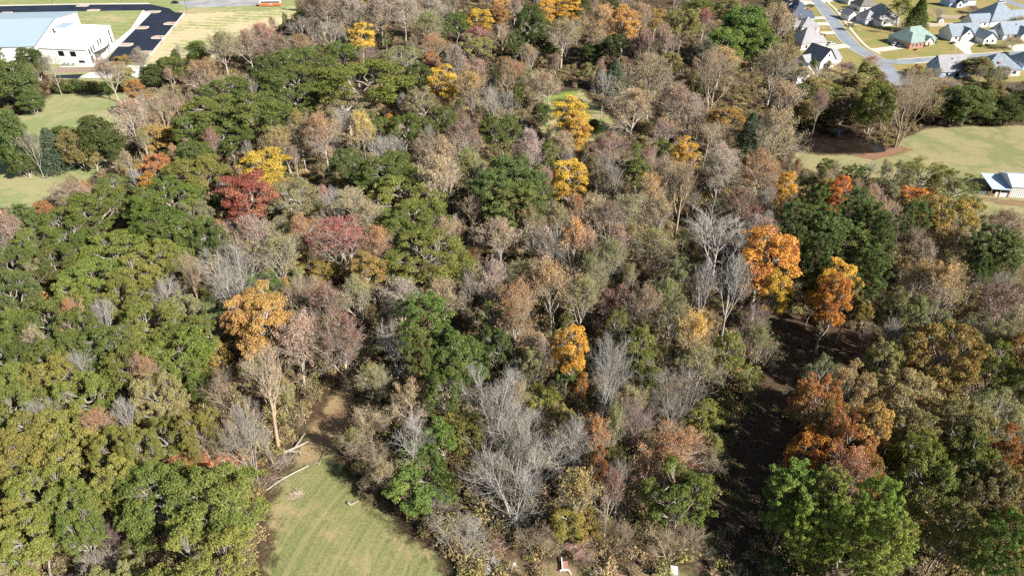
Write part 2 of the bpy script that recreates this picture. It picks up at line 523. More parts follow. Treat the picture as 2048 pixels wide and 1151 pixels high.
# ------------------------------------------------------------------ car park beside the white building
lot = lambda pts, z, mat, name: sheet(name, [at(x, y) for x, y in pts], z, mat)
lot([(299, 28), (318, 28), (318, 24), (352, 25), (367, 26.5), (286, 126), (212, 123), (236, 94)], 0.036, NEW_ASPHALT, 'car_park')
lot([(-160, 15), (0, 13), (150, 10), (299, 9), (320, 13), (338, 17), (350, 25), (318, 28), (300, 27), (285, 21), (0, 25.5), (-160, 29)], 0.030, NEW_ASPHALT, 'access_road')
lot([(-160, 26), (6, 25), (22, 27), (6, 36), (-160, 40)], 0.044, NEW_ASPHALT, 'side_lot')
lot([(110, 151), (166, 148), (156, 158), (110, 156)], 0.036, NEW_ASPHALT, 'service_road')
lot([(286, 21), (302, 27.5), (236, 94), (228, 86), (262, 58)], 0.12, WALK, 'footpath')
lot([(226, 84), (236, 94), (204, 124), (186, 134), (180, 130)], 0.11, WALK, 'entrance_paving')
lot([(118, 133), (180, 132), (196, 131), (196, 134), (120, 135)], 0.10, WALK, 'foundation_strip')
lot([(160, 156), (178, 146), (230, 140), (262, 131), (294, 131), (280, 152), (262, 164), (240, 158)], 0.13, WALK, 'concrete_apron')
lot([(110, 136), (200, 135), (230, 138), (215, 142), (130, 146), (105, 145)], 0.028, plain('mulch', (150, 128, 112), 0.95, var=0.15), 'mulch_bed')
lot([(345, 4), (420, 0), (530, -6), (535, 10), (450, 14), (375, 15)], 0.038, asphalt('worn_lot', (128, 130, 134), (178, 176, 172)), 'worn_lot')
lot([(-160, 12.4), (0, 11), (150, 8.2), (299, 6.6), (299, 9.0), (150, 10.0), (0, 13.0), (-160, 15.0)], 0.13, KERB, 'kerb')
lot([(367, 26.5), (371, 27.2), (290, 126.5), (286, 126)], 0.13, KERB, 'kerb')
def island(name, x, y, w, h):
    c, e = at(x, y), []
    a, b = at(x - w / 2, y), at(x + w / 2, y)
    dy = (at(x, y - h / 2) - at(x, y + h / 2)).y / 2
    pts = []
    for s, q in ((1, b), (-1, a)):
        for k in range(7):
            t = (-math.pi / 2 + math.pi * k / 6)
            pts.append((q.x + s * (abs(dy) * 0.5 * math.cos(t)) - s * abs(dy) * 0.5, q.y + s * dy * math.sin(t)))
    o = MB().prism(pts, 0, 0.15).build(name, KERB)
    inn = [((p[0] - c.x) * 0.9 + c.x, (p[1] - c.y) * 0.72 + c.y) for p in pts]
    m = MB().prism(inn, 0.15, 0.19).build('mulch_fill', plain('island_mulch', (182, 158, 138), 0.95, var=0.12), o)
    return tag(o, kind='structure')
for x, y, w, h in ((284, 56, 26, 5.5), (252, 90, 28, 6.5), (341, 47.5, 26, 5.5), (317, 75, 27, 6.5), (291, 106, 29, 7), (165, 12, 24, 3.6), (187, 21, 25, 3.6), (306, 24, 30, 4), (14, 25.5, 20, 2.4)):
    island('kerb_island', x, y, w, h)
# ------------------------------------------------------------------ tree prototypes
class Twigs:
    """tubes gathered by length and number of sides, meshed all at once"""
    def __init__(s): s.items = {}
    def tube(s, P, R, sides):
        P = np.asarray(P, float)
        s.items.setdefault((len(P), sides), []).append((P, np.asarray(R, float)))
    def scale(s, S): s.items = {k: [(P * S, R) for P, R in v] for k, v in s.items.items()}
    def points(s): return np.concatenate([P for v in s.items.values() for P, _ in v])
    def merge(s, o):
        for k, v in o.items.items(): s.items.setdefault(k, []).extend(v)
    def mesh(s, name):
        VV, FF, off = [], [], 0
        for (n, sides), v in s.items.items():
            P = np.stack([p for p, _ in v]); R = np.stack([q for _, q in v])
            T = np.gradient(P, axis=1)
            T /= np.maximum(np.linalg.norm(T, axis=2, keepdims=True), 1e-9)
            up = np.abs(T[:, :, 2]).mean(1) < 0.85
            ref = np.where(up[:, None], np.array([0, 0, 1.0]), np.array([1.0, 0, 0]))[:, None, :]
            A = np.cross(T, np.broadcast_to(ref, T.shape)); A /= np.maximum(np.linalg.norm(A, axis=2, keepdims=True), 1e-9)
            B = np.cross(T, A)
            t = np.arange(sides) * 2 * math.pi / sides
            V = P[:, :, None, :] + R[:, :, None, None] * (A[:, :, None, :] * np.cos(t)[:, None] + B[:, :, None, :] * np.sin(t)[:, None])
            i = np.arange(n - 1)[:, None] * sides
            k = np.arange(sides)[None, :]
            k2 = (k + 1) % sides
            F = np.stack([i + k, i + k2, i + sides + k2, i + sides + k], -1).reshape(1, -1, 4) + (np.arange(len(v)) * n * sides)[:, None, None]
            VV.append(V.reshape(-1, 3)); FF.append(F.reshape(-1, 4) + off); off += len(v) * n * sides
        return mesh_np(name, np.concatenate(VV), np.concatenate(FF), BARK, True)

def unit(v): return v / max(np.linalg.norm(v), 1e-9)
def units(v): return v / np.maximum(np.linalg.norm(v, axis=1), 1e-9)[:, None]

class Leaves:
    def __init__(s): s.c, s.nrm, s.size, s.asp, s.lv, s.cv = [], [], [], [], [], []
    def add(s, c, nrm, size, asp, cv, r):
        n = len(c)
        s.c.append(c); s.nrm.append(nrm)
        s.size.append(size * r.uniform(0.5, 1.5, n)); s.asp.append(np.full(n, asp))
        s.lv.append(r.uniform(0, 1, n)); s.cv.append(np.full(n, cv) if np.isscalar(cv) else cv)
    def mesh(s, name, r):
        c, nr = np.concatenate(s.c), units(np.concatenate(s.nrm))
        size, asp, lv, cv = map(np.concatenate, (s.size, s.asp, s.lv, s.cv))
        t = units(np.cross(nr, r.normal(size=nr.shape)))
        b = np.cross(nr, t)
        h = (size / 2)[:, None]; w = h * asp[:, None]
        V = np.stack([c - t * h, c + b * w - t * h * 0.1, c + t * h, c - b * w - t * h * 0.1 + nr * h * 0.25], 1).reshape(-1, 3)
        F = np.arange(len(V)).reshape(-1, 4)
        me = mesh_np(name, V, F, LEAF)
        for key, val in (('lv', lv), ('cv', cv)):
            a = me.attributes.new(key, 'FLOAT', 'POINT')
            a.data.foreach_set('value', np.repeat(val, 4).astype(np.float32))
        return me

def clump(lv, r, c, rad, n, size, asp=0.7, flat=0.65, axis=None, cv=None, shell=0.55, rnd=0.75):
    """a spray of leaves: points on and just inside an uneven flattened ball"""
    d = units(r.normal(size=(n, 3)))
    d[:, 2] = np.where(r.uniform(size=n) < 0.65, np.abs(d[:, 2]), d[:, 2])
    rr = rad * (shell + (1 - shell) * r.uniform(size=n) ** 0.5)
    w = 1 + 0.25 * np.sin(d[:, 0] * 5 + c[0] * 3) * np.cos(d[:, 1] * 5 + c[1] * 3)
    p = d * (rr * w)[:, None]
    p[:, 2] *= flat
    nrm = d * 0.7 + np.array([0, 0, 0.35]) + r.normal(size=(n, 3)) * rnd
    lv.add(c + p, nrm, size, asp, r.uniform() if cv is None else cv, r)

def bend(p, q, r, k=6, sag=0.12, jit=0.05):
    """a limb from p to q that leaves upward and wanders a little"""
    p, q = np.asarray(p, float), np.asarray(q, float)
    L = np.linalg.norm(q - p)
    t = np.linspace(0, 1, k)[:, None]
    P = p + (q - p) * t
    P += np.sin(t * math.pi) * np.array([0, 0, sag * L]) * (1 if r.uniform() < 0.75 else -0.5)
    P[1:-1] += r.normal(size=(k - 2, 3)) * jit * L
    return P

PROTO = {}
def finish(kind, name, tw, lv, r, R, h, cb):
    i = len(PROTO.setdefault(kind, []))
    trunk = tw.mesh(name + '_trunk')
    crown = lv.mesh(name + '_crown', r) if isinstance(lv, Leaves) else lv.mesh(name + '_crown')
    PROTO[kind].append(dict(trunk=trunk, crown=crown, R=R, h=h, cb=cb))

def billow(kind, seed, R, h, cb, lobes, per, leaves, size, lobe_r, tall=False, flat=0.65, clump_r=1.25, gap=0.0):
    """broad leafed tree: limbs carry lobes, lobes carry clumps of leaves"""
    r = np.random.default_rng(seed)
    tw, lv = Twigs(), Leaves()
    z0 = h * cb
    rz = (h - z0) / 2
    zc = z0 + rz
    fork = np.array([r.normal() * 0.3, r.normal() * 0.3, z0 * (1.0 if not tall else 0.8)])
    r0 = 0.024 * h
    top = np.array([r.normal() * R * 0.1, r.normal() * R * 0.1, zc + rz * 0.55])
    P = np.concatenate([bend((0, 0, -0.2), fork, r, 5, 0, 0.02), bend(fork, top, r, 6, 0.0, 0.05)[1:]])
    tw.tube(P, np.linspace(1, 0.16, len(P)) * r0 + np.where(np.arange(len(P)) == 0, r0 * 0.5, 0), 7)
    cs = []
    ga = 2.39996
    for i in range(lobes):
        f = (i + 0.5) / lobes
        if tall:
            z = 1 - 1.75 * f
            rad = math.sqrt(max(0.05, 1 - (z * 0.95) ** 2)) * 0.62
        else:
            z = 1 - 1.35 * f
            rad = math.sqrt(max(0.02, 1 - (z * 0.9) ** 2)) * 0.68
        a = i * ga + r.normal() * 0.35
        k = r.uniform(0.82, 1.12)
        cs.append(np.array([math.cos(a) * rad * R * k, math.sin(a) * rad * R * k, zc + z * rz * 0.66 * r.uniform(0.9, 1.1)]))
    for li, c in enumerate(cs):
        j = min(len(P) - 2, 4 + int(r.uniform(0, 1) * 2) + int(max(0, (c[2] - z0) / (h - z0)) * 3))
        L = bend(P[j], c, r, 6, 0.06, 0.045)
        tw.tube(L, np.linspace(0.5, 0.18, 6) * r0, 5)
        lr = lobe_r * R * r.uniform(0.75, 1.2)
        lobe_cv = r.uniform()
        for q in range(per):
            d = unit(r.normal(size=3) + np.array([0, 0, 0.55]) + 0.55 * unit((c - np.array([0, 0, zc - rz * 0.4]))))
            cc = c + d * lr * r.uniform(0.55, 1.02) * np.array([1, 1, 0.8])
            if r.uniform() < gap: continue
            s = bend(L[3 + int(r.uniform() * 3)], cc, r, 4, 0.02, 0.06)
            tw.tube(s, np.linspace(0.16, 0.04, 4) * r0, 3)
            cr = clump_r * r.uniform(0.65, 1.25)
            clump(lv, r, cc, cr, int(leaves * (cr / clump_r) ** 2), size, 0.72, flat, cv=0.6 * lobe_cv + 0.4 * r.uniform())
    finish(kind, kind, tw, lv, r, R, h, cb)

def branchy(kind, seed, R, h, fork, limbs, spread, leaves, size, counts=(7, 6, 4), stems=1, thick=1.0, up=0.35, leaf_flat=False):
    """tree whose branches show: grown limb by limb, leaves (if any) along the twigs"""
    r = np.random.default_rng(seed)
    tw, fine, lv = Twigs(), Twigs(), Leaves()
    segs = []
    def grow(level, p, d, L, rad, cv):
        n = (6, 5, 4, 3, 2)[level]
        P = [p]
        dd = d.copy()
        for i in range(n):
            dd = unit(dd + r.normal(size=3) * (0.03, 0.08, 0.11, 0.14, 0.18)[level] + np.array([0, 0, up * (0.0, 0.16, 0.12, 0.1, 0.06)[level]]))
            P.append(P[-1] + dd * L / n)
        P = np.array(P)
        rr = np.linspace(1, 0.35 if level < 3 else 0.3, n + 1) * rad
        (tw if level < 2 else fine).tube(P, rr, (7, 5, 4, 3, 3)[level])
        if level >= 3 and leaves: segs.append((P, cv))
        if level == 4: return
        cnt = (limbs, *counts)[level]
        lo = (fork, 0.28, 0.2, 0.2)[level]
        az = r.uniform(0, 6.28)
        for k in range(cnt):
            t = lo + (1 - lo) * ((k + r.uniform(0.2, 0.9)) / cnt)
            x = t * n
            j = min(int(x), n - 1)
            q = P[j] + (P[j + 1] - P[j]) * (x - j)
            axis = unit(P[j + 1] - P[j])
            az += 2.39996 + r.normal() * 0.4
            s = unit(np.cross(axis, [0.3, 0.1, 1] if abs(axis[2]) < 0.8 else [1, 0, 0]))
            side = s * math.cos(az) + np.cross(axis, s) * math.sin(az)
            ang = (spread * (1.25 - 0.6 * t), 0.6, 0.66, 0.72)[level] * r.uniform(0.8, 1.2)
            nd = axis * math.cos(ang) + side * math.sin(ang)
            if level == 0:
                nl = h * (1 - t * 0.72) * 0.58 * r.uniform(0.85, 1.15)
            else:
                nl = L * (0.62, 0.52, 0.54)[level - 1] * (1.15 - 0.55 * t) * r.uniform(0.75, 1.25)
            nr = rad * (0.52, 0.5, 0.52, 0.6)[level] * (1.1 - 0.35 * t)
            grow(level + 1, q, nd, nl, max(nr, 0.008), cv if level > 1 else r.uniform())
    for s in range(stems):
        a = r.uniform(0, 6.28)
        lean = 0.04 if stems == 1 else 0.22
        d = unit(np.array([math.cos(a) * lean, math.sin(a) * lean, 1]))
        grow(0, np.array([math.cos(a) * 0.3 * (stems > 1), math.sin(a) * 0.3 * (stems > 1), -0.2]), d, h * 0.72 * r.uniform(0.92, 1.05), 0.017 * h * thick / math.sqrt(stems), 0.5)
    V = fine.points()
    k = R / np.percentile(np.hypot(V[:, 0], V[:, 1]), 93)
    kz = h / np.percentile(V[:, 2], 99.6)
    S = np.array([k, k, kz])
    for a in (tw, fine): a.scale(S)
    if leaves:
        lseg = [(P * S, c) for P, c in segs]
        per = max(1, leaves // len(lseg))
        for P, cv in lseg:
            n = r.poisson(per * 1.5 * min(1.0, max(0.06, (P[0][2] / h - 0.36) / 0.3)))
            if n == 0: continue
            t = r.uniform(0, len(P) - 1.001, n)
            j = t.astype(int)
            c = P[j] + (P[j + 1] - P[j]) * (t - j)[:, None] + r.normal(size=(n, 3)) * 0.22
            lv.add(c, r.normal(size=(n, 3)) + np.array([0, 0, 0.5]), size, 0.75, np.clip(cv + r.normal(size=n) * 0.12, 0, 1), r)
        tw.merge(fine)
        finish(kind, kind, tw, lv, r, R, h, 0.34)
    else:
        finish(kind, kind, tw, fine, r, R, h, 0.30)

def pine(seed, R, h, cb, puffs, needles, kind='pine'):
    r = np.random.default_rng(seed)
    tw, lv = Twigs(), Leaves()
    P = bend((0, 0, -0.2), (r.normal() * 0.6, r.normal() * 0.6, h * 0.97), r, 9, 0, 0.008)
    tw.tube(P, np.linspace(1, 0.18, 9) * 0.017 * h, 7)
    z0 = h * cb
    for i in range(puffs // 5):
        f = (i + 0.5) / (puffs // 5)
        z = z0 + (h - z0) * f
        prof = math.sin(min(1, (1 - f) * 1.15 + 0.16) * math.pi * 0.62) * (0.72 if f < 0.15 else 1)
        a = i * 2.39996 + r.normal() * 0.3
        L = R * prof * r.uniform(0.72, 1.08)
        base = P[min(8, int(z / h * 8))] * np.array([1, 1, 0]) + np.array([0, 0, z - 0.1 * L])
        end = base + np.array([math.cos(a) * L, math.sin(a) * L, 0.32 * L])
        B = bend(base, end, r, 5, 0.05, 0.04)
        tw.tube(B, np.linspace(0.32, 0.1, 5) * 0.017 * h, 4)
        cv = r.uniform()
        for k in range(5):
            c = B[-1 - (k % 3)] + r.normal(size=3) * np.array([1.05, 1.05, 0.5]) * (0.35 + 0.1 * R)
            n = needles
            d = units(r.normal(size=(n, 3)) + np.array([0, 0, 0.35]))
            rad = r.uniform(0.5, 0.8)
            lv.add(c + d * (rad * (0.35 + 0.65 * r.uniform(size=n)))[:, None] * np.array([1, 1, 0.8]), r.normal(size=(n, 3)) + d * 0.4, 0.36, 0.3, 0.7 * cv + 0.3 * r.uniform(), r)
    finish(kind, kind, tw, lv, r, R, h, cb)

def cedar(seed, R, h):
    r = np.random.default_rng(seed)
    tw, lv = Twigs(), Leaves()
    P = bend((0, 0, -0.2), (0, 0, h * 0.96), r, 6, 0, 0.006)
    tw.tube(P, np.linspace(1, 0.1, 6) * 0.016 * h, 6)
    for i in range(150):
        f = (i + 0.5) / 150
        z = h * (0.05 + 0.93 * f)
        rad = R * (1 - f) ** 0.72 * r.uniform(0.7, 1.1)
        a = i * 2.39996
        c = np.array([math.cos(a) * rad * 0.85, math.sin(a) * rad * 0.85, z])
        if i % 3 == 0: tw.tube(bend((0, 0, z - 0.3 * rad), c, r, 3, 0, 0.02), np.linspace(1, 0.3, 3) * 0.03, 3)
        clump(lv, r, c, 0.34 + 0.16 * R * (1 - f), 80, 0.24, 0.5, 0.9)
    finish('cedar', 'cedar', tw, lv, r, R, h, 0.04)

def shrub(seed, R, h, n, leaves, size, kind='shrub'):
    r = np.random.default_rng(seed)
    tw, lv = Twigs(), Leaves()
    for i in range(n):
        a = r.uniform(0, 6.28); k = math.sqrt(r.uniform()) * 0.75
        c = np.array([math.cos(a) * R * k, math.sin(a) * R * k, h * r.uniform(0.35, 0.82) * (1.1 - 0.45 * k)])
        tw.tube(bend((c[0] * 0.2, c[1] * 0.2, -0.1), c, r, 4, 0.05, 0.05), np.linspace(0.06, 0.02, 4), 4)
        clump(lv, r, c, R * 0.34 * r.uniform(0.7, 1.25), leaves, size, 0.7, 0.75)
    finish(kind, kind, tw, lv, r, R, h, 0.12)

for s in range(4): billow('oak', 100 + s, 8.0, 17.0, 0.22, (17, 19, 15, 18)[s], 15, 135, 0.235, 0.34, clump_r=0.78, flat=0.7)
for s in range(2): billow('airy', 200 + s, 7.0, 16.0, 0.2, 16, 14, 92, 0.2, 0.36, gap=0.15, clump_r=0.75)
for s in range(3): billow('round', 300 + s, 4.2, 11.0, 0.16, (11, 12, 10)[s], 12, 118, 0.2, 0.42, clump_r=0.6)
for s in range(3): billow('tall', 400 + s, 4.3, 17.0, 0.22, (17, 19, 16)[s], 12, 112, 0.2, 0.38, tall=True, clump_r=0.64, flat=0.8, gap=0.08)
for s in range(3): billow('dense', 450 + s, 4.6, 12.0, 0.03, (20, 22, 18)[s], 12, 125, 0.215, 0.36, tall=True, clump_r=0.75, flat=0.8)
for s in range(4): branchy('thin', 500 + s, 4.6, 17.0, (0.26, 0.32, 0.22, 0.3)[s], 12, 0.5, 7200, 0.2, counts=(9, 7, 4), thick=1.05, up=0.6)
for s in range(2): branchy('thinwide', 520 + s, 6.2, 15.0, 0.22, 12, 0.85, 8200, 0.2, counts=(10, 7, 4), thick=1.1)
for s in range(3): branchy('bare', 600 + s, 6.0, 17.0, (0.24, 0.3, 0.2)[s], 10, 0.66, 0, 0, counts=(8, 6, 5), thick=0.92)
branchy('barefork', 620, 6.5, 18.0, 0.16, 6, 0.5, 0, 0, counts=(9, 6, 5), stems=3, thick=1.0, up=0.5)
branchy('barefork', 621, 6.5, 17.0, 0.18, 7, 0.6, 0, 0, counts=(8, 6, 5), stems=2, thick=0.98, up=0.4)
for s in range(3): branchy('slim', 640 + s, 2.6, 17.0, (0.3, 0.24, 0.34)[s], 13, 0.45, 0, 0, counts=(7, 5, 4), thick=0.85, up=0.6)
for s in range(3): branchy('slimleaf', 660 + s, 2.7, 16.0, (0.26, 0.32, 0.22)[s], 13, 0.45, 4600, 0.2, counts=(8, 6, 3), thick=0.95, up=0.6)
for s in range(2): branchy('brush', 680 + s, 3.0, 4.5, 0.12, 7, 0.75, 0, 0, counts=(7, 5, 3), stems=4, thick=0.8, up=0.1)
for s in range(3): pine(700 + s, (4.8, 4.2, 5.2)[s], (19, 20, 18)[s], (0.46, 0.4, 0.42)[s], (190, 200, 210)[s], 105)
for s in range(2): cedar(800 + s, (2.6, 2.2)[s], (11.0, 10.0)[s])
for s in range(3): shrub(850 + s, (2.4, 2.0, 2.8)[s], (2.4, 2.6, 2.2)[s], 16, 130, 0.2)
# ------------------------------------------------------------------ every tree of the picture: kind, crown centre and size in the picture, colour
KINDS = {  # letter: prototypes, object name, noun, least height
 'O': ('oak', 'broadleaf_tree', 'broad-crowned leafy tree', 13), 'A': ('airy', 'airy_tree', 'loose open-crowned leafy tree', 12),
 'R': ('round', 'round_tree', 'rounded leafy tree', 9), 'T': ('tall', 'autumn_tree', 'tall full-leaved tree', 13),
 'D': ('dense', 'dense_tree', 'dense tree leafy to the ground', 7),
 'S': ('thin', 'thin_leaved_tree', 'thinly leaved tree', 14), 'W': ('thinwide', 'spreading_tree', 'spreading half-bare tree', 11),
 'B': ('bare', 'bare_tree', 'leafless tree', 13), 'V': ('barefork', 'forked_bare_tree', 'forked leafless tree', 14),
 'U': ('slim', 'slender_bare_tree', 'slender leafless tree', 15), 'L': ('slimleaf', 'slender_tree', 'slender thinly leaved tree', 14),
 'K': ('brush', 'bare_shrub', 'tangled leafless shrub', 2.5), 'P': ('pine', 'pine_tree', 'pine', 16),
 'C': ('cedar', 'cedar_tree', 'cone-shaped evergreen', 6), 'H': ('shrub', 'shrub', 'low leafy shrub', 1.2)}
COL = {  # code: colour, second colour, words
 'g1': ((104, 120, 60), (126, 132, 68), 'mid-green'), 'g2': ((92, 108, 58), (112, 122, 66), 'dark green'),
 'g3': ((130, 136, 68), (114, 126, 62), 'olive-green'), 'gy': ((142, 146, 74), (126, 136, 66), 'yellow-green'),
 'g4': ((158, 156, 112), (138, 142, 94), 'pale sage-green'), 'gp': ((150, 166, 82), (168, 180, 92), 'bright green'),
 'gq': ((106, 128, 66), (128, 138, 74), 'fresh green'), 'gd': ((102, 120, 68), (118, 132, 76), 'deep green'), 'gb': ((116, 140, 70), (148, 160, 78), 'vivid green'),
 'bl': ((94, 112, 84), (108, 124, 92), 'blue-green'), 'y1': ((236, 194, 86), (196, 156, 74), 'bright yellow'),
 'y2': ((180, 152, 84), (150, 138, 80), 'dull gold'), 'yg': ((148, 144, 76), (130, 134, 68), 'yellow and green'),
 'or': ((222, 154, 76), (200, 126, 72), 'bright orange'), 'o2': ((216, 170, 104), (190, 140, 88), 'soft orange'),
 'ru': ((176, 124, 80), (186, 146, 90), 'rust-brown'), 'br': ((160, 132, 100), (174, 146, 110), 'brown'),
 'tn': ((188, 166, 122), (176, 152, 108), 'tan'), 'ol': ((156, 146, 96), (168, 158, 104), 'olive-brown'),
 'pk': ((182, 148, 128), (170, 138, 114), 'dusty pink'), 'rd': ((160, 88, 80), (184, 124, 104), 'red'),
 'mr': ((132, 94, 80), (150, 112, 94), 'maroon'), 'mv': ((170, 152, 136), (182, 162, 138), 'mauve'),
 'gw': ((198, 192, 182), (0, 0, 0), 'whitish'), 'ga': ((182, 173, 160), (0, 0, 0), 'grey'),
 'gt': ((194, 174, 148), (0, 0, 0), 'tan-barked'), 'gm': ((164, 142, 134), (0, 0, 0), 'mauve-grey')}
GROW = {'O': 1.24, 'A': 1.18, 'R': 1.18, 'D': 1.15, 'T': 1.26, 'S': 1.2, 'W': 1.22, 'B': 1.25, 'V': 1.2, 'U': 1.3, 'L': 1.25, 'K': 1.15, 'P': 1.16, 'C': 1.15, 'H': 1.1}

